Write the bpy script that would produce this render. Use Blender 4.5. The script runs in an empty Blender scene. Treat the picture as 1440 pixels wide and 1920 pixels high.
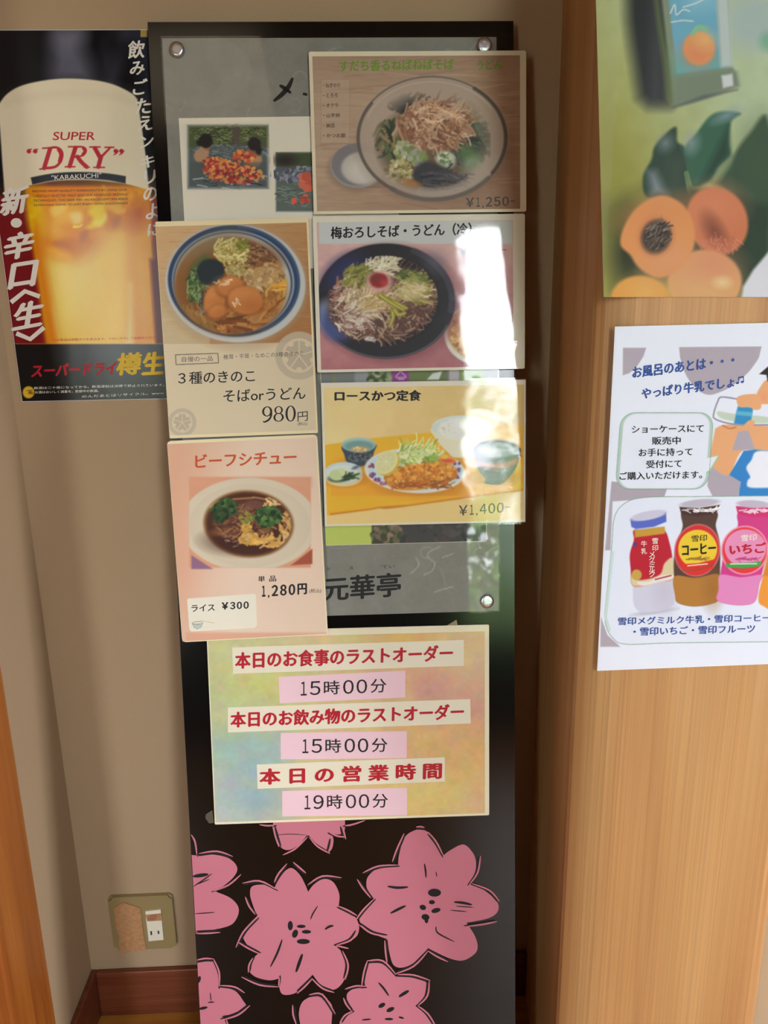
import bpy, bmesh, math, random
import numpy as np
from mathutils import Vector, Matrix

scene = bpy.context.scene
COL = scene.collection

# ------------------------------------------------------------------ camera
F = 1442.0
CAM = np.array([0.0, -1.225, 1.314])
_yaw, _pit, _rol = np.radians(-2.05), np.radians(14.7), np.radians(0.915)
c_f = np.array([-np.sin(_yaw) * np.cos(_pit), np.cos(_yaw) * np.cos(_pit), -np.sin(_pit)])
_r0 = np.array([np.cos(_yaw), np.sin(_yaw), 0.0])
_u0 = np.cross(_r0, c_f)
c_r = _r0 * np.cos(_rol) - _u0 * np.sin(_rol)
c_u = _u0 * np.cos(_rol) + _r0 * np.sin(_rol)
cam_d = bpy.data.cameras.new('camera')
cam_d.sensor_fit = 'VERTICAL'
cam_d.sensor_height = 24.0
cam_d.lens = 24.0 * F / 1920.0
cam_d.clip_start = 0.02
cam = bpy.data.objects.new('camera', cam_d)
COL.objects.link(cam)
cam.matrix_world = Matrix(((c_r[0], c_u[0], -c_f[0], CAM[0]), (c_r[1], c_u[1], -c_f[1], CAM[1]),
                           (c_r[2], c_u[2], -c_f[2], CAM[2]), (0, 0, 0, 1)))
scene.camera = cam

# ------------------------------------------------------------------ light
scene.view_settings.view_transform = 'Standard'
scene.view_settings.look = 'None'
scene.view_settings.gamma = 1.0
scene.view_settings.use_curve_mapping = False
scene.view_settings.exposure = 0.04
scene.cycles.max_bounces = 8
scene.cycles.transparent_max_bounces = 16
scene.cycles.use_denoising = True
SKY = 26.0
world = bpy.data.worlds.new('sky')
scene.world = world
world.use_nodes = True
_bg = world.node_tree.nodes['Background']
_bg.inputs[0].default_value = (0.88, 0.94, 1.0, 1)
_bg.inputs[1].default_value = SKY
WIN_Y, CEIL, SIDE_X = -2.85, 2.8, 2.2
# openings in the rear wall (x0, x1, z0, z1) and in the right wall (y0, y1, z0, z1)
WINDOWS = [(0.53, 0.98, 0.45, 2.60), (-1.40, -1.02, 0.4, 1.8)]
SIDE_WIN = (-1.6, -0.95, 0.3, 1.6)


def area_light(name, loc, rot, sx, sy, energy, color, portal=False):
    l = bpy.data.lights.new(name, 'AREA')
    l.shape = 'RECTANGLE'
    l.size, l.size_y, l.energy, l.color = sx, sy, energy, color
    if portal:
        l.cycles.is_portal = True
    o = bpy.data.objects.new(name, l)
    o.location = loc
    o.rotation_euler = rot
    COL.objects.link(o)
    return o


sun = bpy.data.lights.new('sun', 'SUN')
sun.energy, sun.angle, sun.color = 45.0, 0.01, (1.0, 0.95, 0.85)
sun_o = bpy.data.objects.new('sun', sun)
sun_o.rotation_euler = (math.radians(-42), 0, math.radians(15))   # high over the building, onto the garden
COL.objects.link(sun_o)
for (x0, x1, z0, z1) in WINDOWS:
    area_light('daylight_portal', ((x0 + x1) / 2, WIN_Y - 0.02, (z0 + z1) / 2), (math.radians(90), 0, 0), x1 - x0, z1 - z0, 1, (1, 1, 1), True)
_y0, _y1, _z0, _z1 = SIDE_WIN
area_light('daylight_portal', (SIDE_X + 0.02, (_y0 + _y1) / 2, (_z0 + _z1) / 2), (math.radians(90), 0, math.radians(90)), _y1 - _y0, _z1 - _z0, 1, (1, 1, 1), True)
CEIL_E = 1.5
area_light('ceiling_lamp_light', (-0.6, -1.9, CEIL - 0.05), (0, 0, 0), 0.6, 0.6, CEIL_E, (1.0, 0.80, 0.55))


# ------------------------------------------------------------------ helpers
def ray(x, y):
    return c_f + c_r * ((x - 720.0) / F) + c_u * ((960.0 - y) / F)


def hit(x, y, n, d):
    v = ray(x, y)
    return CAM + v * ((d - n @ CAM) / (n @ v))


def project(P):
    q = P - CAM
    z = q @ c_f
    return 720.0 + F * (q @ c_r) / z, 960.0 - F * (q @ c_u) / z


def s2l(c):
    c = np.asarray(c, float)
    return np.where(c <= 0.04045, c / 12.92, ((c + 0.055) / 1.055) ** 2.4)


def L(r, g, b, k=1.0):
    v = np.clip(s2l(np.array([r, g, b]) / 255.0) * k, 0, 0.95)
    return (float(v[0]), float(v[1]), float(v[2]), 1.0)


class Plane:
    """A flat surface: point O, right a, up b, outward normal n."""
    def __init__(self, O, a, n, h=0.0):
        self.n = np.asarray(n, float) / np.linalg.norm(n)
        self.a = np.asarray(a, float) / np.linalg.norm(a)
        self.b = np.cross(self.n, self.a)
        self.O = np.asarray(O, float) + self.n * h
        self.d = self.n @ self.O

    def up(self, h):
        return Plane(self.O, self.a, self.n, h)

    def uv(self, x, y):
        q = hit(x, y, self.n, self.d) - self.O
        return np.array([q @ self.a, q @ self.b])

    def P(self, u, v, h=0.0):
        return self.O + self.a * u + self.b * v + self.n * h


WALLP = Plane((0, 0, 0), (1, 0, 0), (0, -1, 0))
_t = math.radians(8.2)
BOARD_TOP = np.array([0.0, -0.0215, 1.702])
BN = np.array([0.0, -math.cos(_t), math.sin(_t)])
BB = np.array([0.0, math.sin(_t), math.cos(_t)])
BLEN = (1.702 - 0.003) / math.cos(_t)
BO = BOARD_TOP - BB * BLEN
BOARDP = Plane(BO, (1, 0, 0), BN)
PILP = Plane((0, -0.333, 0), (1, 0, 0), (0, -1, 0))


# ------------------------------------------------------------------ materials
def mat(name, color=(0.8, 0.8, 0.8, 1), rough=0.5, metal=0.0, spec=0.5, bump=None, vary=None):
    m = bpy.data.materials.new(name)
    m.use_nodes = True
    nt = m.node_tree
    b = nt.nodes['Principled BSDF']
    b.inputs['Base Color'].default_value = color
    b.inputs['Roughness'].default_value = rough
    b.inputs['Metallic'].default_value = metal
    b.inputs['Specular IOR Level'].default_value = spec
    tc = nt.nodes.new('ShaderNodeTexCoord')
    if vary:
        scl, amt = vary
        mp = nt.nodes.new('ShaderNodeMapping')
        mp.inputs['Scale'].default_value = scl
        nz = nt.nodes.new('ShaderNodeTexNoise')
        nz.inputs['Detail'].default_value = 5
        nt.links.new(tc.outputs['Object'], mp.inputs[0])
        nt.links.new(mp.outputs[0], nz.inputs['Vector'])
        nz.inputs['Scale'].default_value = 1.0
        hs = nt.nodes.new('ShaderNodeMapRange')
        hs.inputs['To Min'].default_value = 1 - amt
        hs.inputs['To Max'].default_value = 1 + amt
        nt.links.new(nz.outputs['Fac'], hs.inputs['Value'])
        mx = nt.nodes.new('ShaderNodeVectorMath')
        mx.operation = 'SCALE'
        mx.inputs[0].default_value = color[:3]
        nt.links.new(hs.outputs[0], mx.inputs['Scale'])
        nt.links.new(mx.outputs[0], b.inputs['Base Color'])
    if bump:
        scl, st = bump
        mp = nt.nodes.new('ShaderNodeMapping')
        mp.inputs['Scale'].default_value = scl
        nz = nt.nodes.new('ShaderNodeTexNoise')
        nz.inputs['Scale'].default_value = 1.0
        nz.inputs['Detail'].default_value = 3
        bp = nt.nodes.new('ShaderNodeBump')
        bp.inputs['Strength'].default_value = st
        bp.inputs['Distance'].default_value = 0.002
        nt.links.new(tc.outputs['Object'], mp.inputs[0])
        nt.links.new(mp.outputs[0], nz.inputs['Vector'])
        nt.links.new(nz.outputs['Fac'], bp.inputs['Height'])
        nt.links.new(bp.outputs[0], b.inputs['Normal'])
    return m


def wood_mat(name, cols, grain=(90, 90, 1.2), fine=(900, 900, 3), rough=0.45, wave=0.35, warp=0.02):
    """Straight grained wood: stretched noise through a colour ramp, plus fine lines."""
    m = bpy.data.materials.new(name)
    m.use_nodes = True
    nt = m.node_tree
    b = nt.nodes['Principled BSDF']
    b.inputs['Roughness'].default_value = rough
    tc = nt.nodes.new('ShaderNodeTexCoord')

    def nz(scale, detail=4):
        mp = nt.nodes.new('ShaderNodeMapping')
        mp.inputs['Scale'].default_value = scale
        n = nt.nodes.new('ShaderNodeTexNoise')
        n.inputs['Scale'].default_value = 1.0
        n.inputs['Detail'].default_value = detail
        n.inputs['Distortion'].default_value = 0.4
        nt.links.new(tc.outputs['Object'], mp.inputs[0])
        nt.links.new(mp.outputs[0], n.inputs['Vector'])
        return n
    n1, n2 = nz(grain), nz(fine, 2)
    rp = nt.nodes.new('ShaderNodeValToRGB')
    el = rp.color_ramp.elements
    el[0].position, el[0].color = 0.30, cols[0]
    el[1].position, el[1].color = 0.72, cols[2]
    e = el.new(0.5)
    e.color = cols[1]
    nt.links.new(n1.outputs['Fac'], rp.inputs[0])
    mr = nt.nodes.new('ShaderNodeMapRange')
    mr.inputs['From Min'].default_value, mr.inputs['From Max'].default_value = 0.3, 0.7
    mr.inputs['To Min'].default_value, mr.inputs['To Max'].default_value = 1 - wave, 1 + wave * 0.4
    nt.links.new(n2.outputs['Fac'], mr.inputs['Value'])
    sc = nt.nodes.new('ShaderNodeVectorMath')
    sc.operation = 'SCALE'
    nt.links.new(rp.outputs[0], sc.inputs[0])
    nt.links.new(mr.outputs[0], sc.inputs['Scale'])
    nt.links.new(sc.outputs[0], b.inputs['Base Color'])
    bp = nt.nodes.new('ShaderNodeBump')
    bp.inputs['Strength'].default_value = 0.25
    bp.inputs['Distance'].default_value = 0.001
    nt.links.new(n2.outputs['Fac'], bp.inputs['Height'])
    nt.links.new(bp.outputs[0], b.inputs['Normal'])
    return m


def print_mat(name, rough, spec, bump=None):
    """Ink on paper: the colours of the printed picture are stored on its fine mesh."""
    m = mat(name, rough=rough, spec=spec, bump=bump)
    nt = m.node_tree
    at = nt.nodes.new('ShaderNodeAttribute')
    at.attribute_name = 'ink'
    nt.links.new(at.outputs['Color'], nt.nodes['Principled BSDF'].inputs['Base Color'])
    return m


def film_mat(name, rough=0.06, ior=1.5, scale=(35, 35, 170), strength=0.25, macro=0.3, mscale=(9, 9, 14)):
    """Clear glossy laminate: see-through, reflecting by angle, gently rippled."""
    m = bpy.data.materials.new(name)
    m.use_nodes = True
    nt = m.node_tree
    nt.nodes.remove(nt.nodes['Principled BSDF'])
    out = nt.nodes['Material Output']
    tr = nt.nodes.new('ShaderNodeBsdfTransparent')
    gl = nt.nodes.new('ShaderNodeBsdfGlossy')
    gl.inputs['Roughness'].default_value = rough
    fr = nt.nodes.new('ShaderNodeFresnel')
    fr.inputs['IOR'].default_value = ior
    mx = nt.nodes.new('ShaderNodeMixShader')
    tc = nt.nodes.new('ShaderNodeTexCoord')
    prev = None
    for scl, st, dist in ((mscale, macro, 0.01), (scale, strength, 0.002)):
        if st <= 0:
            continue
        mp = nt.nodes.new('ShaderNodeMapping')
        mp.inputs['Scale'].default_value = scl
        nz = nt.nodes.new('ShaderNodeTexNoise')
        nz.inputs['Scale'].default_value = 1.0
        nz.inputs['Detail'].default_value = 2
        bp = nt.nodes.new('ShaderNodeBump')
        bp.inputs['Strength'].default_value = st
        bp.inputs['Distance'].default_value = dist
        nt.links.new(tc.outputs['Object'], mp.inputs[0])
        nt.links.new(mp.outputs[0], nz.inputs['Vector'])
        nt.links.new(nz.outputs['Fac'], bp.inputs['Height'])
        if prev:
            nt.links.new(prev.outputs[0], bp.inputs['Normal'])
        prev = bp
    if prev:
        nt.links.new(prev.outputs[0], gl.inputs['Normal'])
        nt.links.new(prev.outputs[0], fr.inputs['Normal'])
    ge = nt.nodes.new('ShaderNodeNewGeometry')
    mul = nt.nodes.new('ShaderNodeMath')
    mul.operation = 'MULTIPLY_ADD'
    mul.inputs[1].default_value = -1.0
    mul.inputs[2].default_value = 1.0
    front = nt.nodes.new('ShaderNodeMath')
    front.operation = 'MULTIPLY'
    nt.links.new(ge.outputs['Backfacing'], mul.inputs[0])
    nt.links.new(mul.outputs[0], front.inputs[0])
    nt.links.new(fr.outputs[0], front.inputs[1])
    nt.links.new(front.outputs[0], mx.inputs[0])
    nt.links.new(tr.outputs[0], mx.inputs[1])
    nt.links.new(gl.outputs[0], mx.inputs[2])
    nt.links.new(mx.outputs[0], out.inputs['Surface'])
    return m


# ------------------------------------------------------------------ objects
def link(name, me, parent=None, m=None):
    o = bpy.data.objects.new(name, me)
    COL.objects.link(o)
    for k in (m if isinstance(m, (list, tuple)) else [m] if m else []):
        me.materials.append(k)
    if parent is not None:
        o.parent = parent
        o.location = -Vector(root_loc(parent))
    return o


def root_loc(o):
    v = Vector((0, 0, 0))
    while o is not None:
        v = v + o.location
        o = o.parent
    return v


def empty(name, loc, label, cat, group=None):
    o = bpy.data.objects.new(name, None)
    o.empty_display_size = 0.05
    o.location = Vector([float(q) for q in loc])
    COL.objects.link(o)
    o['label'], o['category'] = label, cat
    if group:
        o['group'] = group
    return o


def struct(o):
    o['kind'] = 'structure'
    return o


def mesh_pf(name, verts, faces, parent=None, m=None, smooth=False, mi=None):
    me = bpy.data.meshes.new(name)
    me.from_pydata([tuple(map(float, v)) for v in verts], [], faces)
    if smooth:
        for p in me.polygons:
            p.use_smooth = True
    o = link(name, me, parent, m)
    if mi is not None:
        for p, k in zip(me.polygons, mi):
            p.material_index = k
    return o


def bm_obj(name, bm, parent=None, m=None, smooth=False):
    me = bpy.data.meshes.new(name)
    bm.to_mesh(me)
    bm.free()
    if smooth:
        for p in me.polygons:
            p.use_smooth = True
    return link(name, me, parent, m)


def add_box(bm, lo, hi, bevel=0.0, seg=2):
    lo, hi = Vector(lo), Vector(hi)
    r = bmesh.ops.create_cube(bm, size=1.0)
    for v in r['verts']:
        v.co = Vector([lo[i] + (v.co[i] + 0.5) * (hi[i] - lo[i]) for i in range(3)])
    if bevel > 0:
        es = list({e for v in r['verts'] for e in v.link_edges})
        bmesh.ops.bevel(bm, geom=es, offset=bevel, segments=seg, affect='EDGES', profile=0.5)


def box(name, lo, hi, m, parent=None, bevel=0.0, seg=2):
    bm = bmesh.new()
    add_box(bm, lo, hi, bevel, seg)
    return bm_obj(name, bm, parent, m)


def slab(name, pl, u0, u1, v0, v1, h0, h1, m, parent=None, bevel=0.0, corner=0.0):
    """A thin block lying on plane pl; corner rounds its outline."""
    bm = bmesh.new()
    if corner > 0:
        pts = []
        for cx, cy, a0 in ((u1 - corner, v1 - corner, 0), (u0 + corner, v1 - corner, 90), (u0 + corner, v0 + corner, 180), (u1 - corner, v0 + corner, 270)):
            for k in range(7):
                a = math.radians(a0 + 15 * k)
                pts.append((cx + corner * math.cos(a), cy + corner * math.sin(a)))
    else:
        pts = [(u0, v0), (u1, v0), (u1, v1), (u0, v1)]
    lo = [bm.verts.new(pl.P(u, v, h0)) for u, v in pts]
    hi = [bm.verts.new(pl.P(u, v, h1)) for u, v in pts]
    n = len(pts)
    top = bm.faces.new(hi)
    bm.faces.new(lo[::-1])
    for i in range(n):
        bm.faces.new((lo[i], lo[(i + 1) % n], hi[(i + 1) % n], hi[i]))
    if bevel > 0:
        bmesh.ops.bevel(bm, geom=list(top.edges), offset=bevel, segments=2, affect='EDGES')
    bmesh.ops.recalc_face_normals(bm, faces=bm.faces)
    return bm_obj(name, bm, parent, m)


def cr(pts, closed=False, n=6):
    """Catmull-Rom curve through the points."""
    p = [np.array(q, float) for q in pts]
    out = []
    N = len(p)
    for i in range(N if closed else N - 1):
        if closed:
            a, b, c, d = p[i - 1], p[i], p[(i + 1) % N], p[(i + 2) % N]
        else:
            a, b, c, d = p[max(i - 1, 0)], p[i], p[i + 1], p[min(i + 2, N - 1)]
        for k in range(n):
            t = k / n
            out.append(0.5 * ((2 * b) + (c - a) * t + (2 * a - 5 * b + 4 * c - d) * t * t + (3 * b - a - 3 * c + d) * t ** 3))
    if not closed:
        out.append(p[-1])
    return [(float(q[0]), float(q[1])) for q in out]


# ------------------------------------------------------------------ printed pictures
class Art:
    """A picture painted in its own drawing units; k photo units per drawing unit, at (ox, oy)."""
    def __init__(self, ox, oy, k, w, h, base=(200, 200, 200), res=1.3, seed=1):
        self.ox, self.oy, self.k, self.s = ox, oy, k, k * res
        self.H, self.W = int(h * self.s) + 2, int(w * self.s) + 2
        self.c = np.ones((self.H, self.W, 3), np.float32) * np.array(base, np.float32)
        self.rng = np.random.default_rng(seed)

    def _win(self, x0, y0, x1, y1, pad):
        s = self.s
        a, b = max(int(x0 * s - pad), 0), min(int(x1 * s + pad) + 2, self.W)
        c, d = max(int(y0 * s - pad), 0), min(int(y1 * s + pad) + 2, self.H)
        if b <= a or d <= c:
            return None
        Y, X = np.mgrid[c:d, a:b].astype(np.float32)
        return a, b, c, d, X, Y

    def _mix(self, w, m, col, a):
        x0, x1, y0, y1 = w[:4]
        m = np.clip(m, 0, 1)[..., None] * a
        self.c[y0:y1, x0:x1] = self.c[y0:y1, x0:x1] * (1 - m) + np.asarray(col, np.float32) * m

    def ell(self, cx, cy, rx, ry, col, a=1.0, ang=0.0, soft=1.0, clip=None):
        s = self.s
        R = max(rx, ry)
        w = self._win(cx - R, cy - R, cx + R, cy + R, soft * 2 + 2)
        if not w:
            return
        t = math.radians(ang)
        X, Y = w[4] - cx * s, w[5] - cy * s
        U, V = X * math.cos(t) + Y * math.sin(t), -X * math.sin(t) + Y * math.cos(t)
        q = np.sqrt((U / (rx * s)) ** 2 + (V / (ry * s)) ** 2) + 1e-6
        d = (q - 1) * min(rx, ry) * s
        self._mix(w, 0.5 - d / max(soft, 0.8), col, a)

    def ring(self, cx, cy, rx, ry, wd, col, a=1.0, ang=0.0, a0=0, a1=360):
        n = 48
        pts = []
        t = math.radians(ang)
        for i in range(n + 1):
            q = math.radians(a0 + (a1 - a0) * i / n)
            x, y = rx * math.cos(q), ry * math.sin(q)
            pts.append((cx + x * math.cos(t) - y * math.sin(t), cy + x * math.sin(t) + y * math.cos(t)))
        self.line(pts, wd, col, a)

    def poly(self, pts, col, a=1.0, soft=1.0):
        s = self.s
        p = np.array(pts, float) * s
        w = self._win(p[:, 0].min() / s, p[:, 1].min() / s, p[:, 0].max() / s, p[:, 1].max() / s, soft * 2 + 2)
        if not w:
            return
        X, Y = w[4], w[5]
        ins = np.zeros(X.shape, bool)
        dist = np.full(X.shape, 1e9, np.float32)
        for i in range(len(p)):
            (ax, ay), (bx, by) = p[i - 1], p[i]
            dx, dy = bx - ax, by - ay
            l2 = dx * dx + dy * dy
            if l2 < 1e-9:
                continue
            t = np.clip(((X - ax) * dx + (Y - ay) * dy) / l2, 0, 1)
            dist = np.minimum(dist, np.hypot(X - ax - t * dx, Y - ay - t * dy))
            if ay != by:
                ins ^= ((ay > Y) != (by > Y)) & (X < (bx - ax) * (Y - ay) / (by - ay) + ax)
        sd = np.where(ins, -dist, dist)
        self._mix(w, 0.5 - sd / max(soft, 0.8), col, a)

    def rect(self, x0, y0, x1, y1, col, a=1.0, soft=1.0):
        self.poly([(x0, y0), (x1, y0), (x1, y1), (x0, y1)], col, a, soft)

    def line(self, pts, wd, col, a=1.0, soft=1.0):
        """wd: one width, or (start, end)."""
        s = self.s
        w0, w1 = wd if isinstance(wd, (tuple, list)) else (wd, wd)
        p = np.array(pts, float) * s
        R = max(w0, w1) * s / 2
        w = self._win(p[:, 0].min() / s, p[:, 1].min() / s, p[:, 0].max() / s, p[:, 1].max() / s, R + soft * 2 + 2)
        if not w:
            return
        X, Y = w[4], w[5]
        sd = np.full(X.shape, 1e9, np.float32)
        n = max(len(p) - 1, 1)
        for i in range(len(p) - 1):
            (ax, ay), (bx, by) = p[i], p[i + 1]
            dx, dy = bx - ax, by - ay
            l2 = dx * dx + dy * dy + 1e-9
            t = np.clip(((X - ax) * dx + (Y - ay) * dy) / l2, 0, 1)
            wr = (w0 + (w1 - w0) * (i + t) / n) * s / 2
            sd = np.minimum(sd, np.hypot(X - ax - t * dx, Y - ay - t * dy) - wr)
        self._mix(w, 0.5 - sd / max(soft, 0.8), col, a)

    def strands(self, n, cx, cy, rx, ry, ln, wd, pal, ang=0.0, spread=180.0, bend=0.6, a=0.9, rot=0.0):
        """Many short curved strokes inside an ellipse: noodles, shreds, leaves."""
        g = self.rng
        t = math.radians(rot)
        for _ in range(n):
            q, r = g.uniform(0, 2 * math.pi), math.sqrt(g.uniform(0, 1))
            ex, ey = rx * r * math.cos(q), ry * r * math.sin(q)
            x, y = cx + ex * math.cos(t) - ey * math.sin(t), cy + ex * math.sin(t) + ey * math.cos(t)
            d = math.radians(ang + g.uniform(-spread, spread) / 1.0)
            l = ln * g.uniform(0.5, 1.2)
            pts = []
            bb = g.uniform(-bend, bend)
            for k in range(5):
                pts.append((x, y))
                x += l / 4 * math.cos(d)
                y += l / 4 * math.sin(d)
                d += bb / 2
            c = np.array(pal[g.integers(len(pal))], float) * g.uniform(0.88, 1.1)
            self.line(pts, wd * g.uniform(0.6, 1.3), np.clip(c, 0, 255), a)

    def dots(self, n, cx, cy, rx, ry, r0, r1, pal, asp=1.0, a=0.9, soft=1.0, rot=0.0):
        g = self.rng
        t = math.radians(rot)
        for _ in range(n):
            q, r = g.uniform(0, 2 * math.pi), math.sqrt(g.uniform(0, 1))
            ex, ey = rx * r * math.cos(q), ry * r * math.sin(q)
            x, y = cx + ex * math.cos(t) - ey * math.sin(t), cy + ex * math.sin(t) + ey * math.cos(t)
            s = g.uniform(r0, r1)
            c = np.array(pal[g.integers(len(pal))], float) * g.uniform(0.88, 1.1)
            self.ell(x, y, s, s * asp, np.clip(c, 0, 255), a, g.uniform(0, 180), soft)

    def grad(self, c0, c1, x0, y0, x1, y1, a=1.0, box=None):
        s = self.s
        b = box or (0, 0, self.W / s, self.H / s)
        w = self._win(*b, 0)
        if not w:
            return
        dx, dy = (x1 - x0) * s, (y1 - y0) * s
        t = np.clip(((w[4] - x0 * s) * dx + (w[5] - y0 * s) * dy) / (dx * dx + dy * dy), 0, 1)[..., None]
        X0, X1, Y0, Y1 = w[:4]
        c = np.asarray(c0, np.float32) * (1 - t) + np.asarray(c1, np.float32) * t
        self.c[Y0:Y1, X0:X1] = self.c[Y0:Y1, X0:X1] * (1 - a) + c * a

    def noise(self, amp, sx, sy, box=None, mono=True):
        """Smooth mottling with features sx by sy drawing units."""
        s = self.s
        b = box or (0, 0, self.W / s, self.H / s)
        w = self._win(*b, 0)
        if not w:
            return
        X0, X1, Y0, Y1 = w[:4]
        h, wd = Y1 - Y0, X1 - X0
        for oct_ in (1, 0.45):
            gy, gx = int(h / (sy * s * oct_)) + 3, int(wd / (sx * s * oct_)) + 3
            g = self.rng.normal(0, 1, (gy, gx, 1 if mono else 3)).astype(np.float32)
            yy, xx = np.linspace(0, gy - 1.001, h), np.linspace(0, gx - 1.001, wd)
            y0, x0 = yy.astype(int), xx.astype(int)
            fy, fx = (yy - y0)[:, None, None], (xx - x0)[None, :, None]
            fy, fx = fy * fy * (3 - 2 * fy), fx * fx * (3 - 2 * fx)
            y1, x1 = np.minimum(y0 + 1, gy - 1), np.minimum(x0 + 1, gx - 1)
            v = (g[y0][:, x0] * (1 - fy) * (1 - fx) + g[y0][:, x1] * (1 - fy) * fx + g[y1][:, x0] * fy * (1 - fx) + g[y1][:, x1] * fy * fx)
            self.c[Y0:Y1, X0:X1] += v * amp * (0.7 if oct_ == 1 else 0.4)
        np.clip(self.c, 0, 255, out=self.c)

    def blur(self, r, box=None):
        s = self.s
        b = box or (0, 0, self.W / s, self.H / s)
        w = self._win(*b, 0)
        X0, X1, Y0, Y1 = w[:4]
        k = max(int(r * s), 1)
        for _ in range(2):
            for ax in (0, 1):
                v = self.c[Y0:Y1, X0:X1]
                pad = [(0, 0)] * 3
                pad[ax] = (k + 1, k)
                cs = np.cumsum(np.pad(v, pad, mode='edge').astype(np.float64), axis=ax)
                n = v.shape[ax]
                hi = np.take(cs, range(2 * k + 1, 2 * k + 1 + n), axis=ax)
                lo = np.take(cs, range(0, n), axis=ax)
                self.c[Y0:Y1, X0:X1] = ((hi - lo) / (2 * k + 1)).astype(np.float32)

    def keep_outside(self, before, cx, cy, rx, ry, ang=0.0, soft=3.0):
        """Put back the earlier picture outside an ellipse, so that food stays inside its bowl."""
        after = self.c.copy()
        self.c = before
        s = self.s
        w = self._win(cx - max(rx, ry), cy - max(rx, ry), cx + max(rx, ry), cy + max(rx, ry), 8)
        t = math.radians(ang)
        X, Y = w[4] - cx * s, w[5] - cy * s
        U, V = X * math.cos(t) + Y * math.sin(t), -X * math.sin(t) + Y * math.cos(t)
        d = (np.sqrt((U / (rx * s)) ** 2 + (V / (ry * s)) ** 2) - 1) * min(rx, ry) * s
        m = np.clip(0.5 - d / soft, 0, 1)[..., None]
        x0, x1, y0, y1 = w[:4]
        self.c[y0:y1, x0:x1] = self.c[y0:y1, x0:x1] * (1 - m) + after[y0:y1, x0:x1] * m

    def vivid(self, x0, y0, x1, y1, sat, gain, feather=30):
        """Richer ink inside a box: saturation and strength, feathered at its edges."""
        s = self.s
        w = self._win(x0, y0, x1, y1, 0)
        a, b, c, d, X, Y = w
        e = np.minimum(np.minimum(X - x0 * s, x1 * s - X), np.minimum(Y - y0 * s, y1 * s - Y)) / (feather * s)
        m = np.clip(e, 0, 1)[..., None]
        v = self.c[c:d, a:b]
        g = v.mean(-1, keepdims=True)
        self.c[c:d, a:b] = np.clip(v * (1 - m) + ((g + (v - g) * sat) * gain) * m, 0, 255)

    def at(self, px, py):
        r = self.s / self.k
        x = np.clip((px - self.ox) * r, 0, self.W - 1.001)
        y = np.clip((py - self.oy) * r, 0, self.H - 1.001)
        x0, y0 = x.astype(int), y.astype(int)
        fx, fy = (x - x0)[:, None], (y - y0)[:, None]
        c = self.c
        return (c[y0, x0] * (1 - fx) * (1 - fy) + c[y0, x0 + 1] * fx * (1 - fy) + c[y0 + 1, x0] * (1 - fx) * fy + c[y0 + 1, x0 + 1] * fx * fy)


def print_mesh(name, pl, u0, u1, v0, v1, h, art, m, parent, gain=1.0, pitch=0.00062, warp=None, shear=None):
    nu, nv = max(int((u1 - u0) / pitch), 2), max(int((v1 - v0) / pitch), 2)
    U, V = np.meshgrid(np.linspace(u0, u1, nu), np.linspace(v0, v1, nv))
    U, V = U.ravel(), V.ravel()
    if shear:
        U = U + shear(U, V)
    P = pl.O + U[:, None] * pl.a + V[:, None] * pl.b
    px, py = project(P)
    lin = s2l(np.clip(art.at(px, py), 0, 255) / 255.0) * np.asarray(gain)
    ink = np.ones((len(U), 4), np.float32)
    ink[:, :3] = np.clip(lin, 0, 0.92)
    H = np.full(len(U), h) + (warp(U, V) if warp else 0)
    P = P + H[:, None] * pl.n
    i = np.arange(nu * nv).reshape(nv, nu)
    q = np.stack([i[:-1, :-1], i[:-1, 1:], i[1:, 1:], i[1:, :-1]], -1).reshape(-1, 4)
    me = bpy.data.meshes.new(name)
    me.vertices.add(len(P))
    me.vertices.foreach_set('co', P.astype(np.float32).ravel())
    me.loops.add(q.size)
    me.loops.foreach_set('vertex_index', q.astype(np.int32).ravel())
    me.polygons.add(len(q))
    me.polygons.foreach_set('loop_start', np.arange(0, q.size, 4, dtype=np.int32))
    at = me.color_attributes.new('ink', 'FLOAT_COLOR', 'POINT')
    at.data.foreach_set('color', ink.ravel())
    me.update(calc_edges=True)
    me.polygons.foreach_set('use_smooth', np.ones(len(q), bool))
    return link(name, me, parent, m)


# ------------------------------------------------------------------ lettering
_fc = bpy.data.curves.new('lettering_source', 'FONT')
_fo = bpy.data.objects.new('lettering_source', _fc)
COL.objects.link(_fo)


def glyphs(s, bold):
    """Outline mesh of a line of text; bold thickens it with shifted copies."""
    _fc.body, _fc.resolution_u = s, 3
    bpy.context.view_layer.update()
    me = bpy.data.meshes.new_from_object(_fo.evaluated_get(bpy.context.evaluated_depsgraph_get()))
    v = np.array([w.co[:2] for w in me.vertices]) if len(me.vertices) else np.zeros((0, 2))
    f = [tuple(p.vertices) for p in me.polygons]
    bpy.data.meshes.remove(me)
    z = np.zeros(len(v))
    if bold > 0 and len(v):
        sh = [(0, 0), (-bold, 0), (bold, 0), (0, bold * .6), (0, -bold * .6)]
        n = len(v)
        f = [tuple(i + k * n for i in q) for k in range(len(sh)) for q in f]
        z = np.repeat(np.arange(len(sh)) * 1.5e-5, n)
        v = np.concatenate([v + np.array(d) for d in sh])
    return v, f, z


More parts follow.
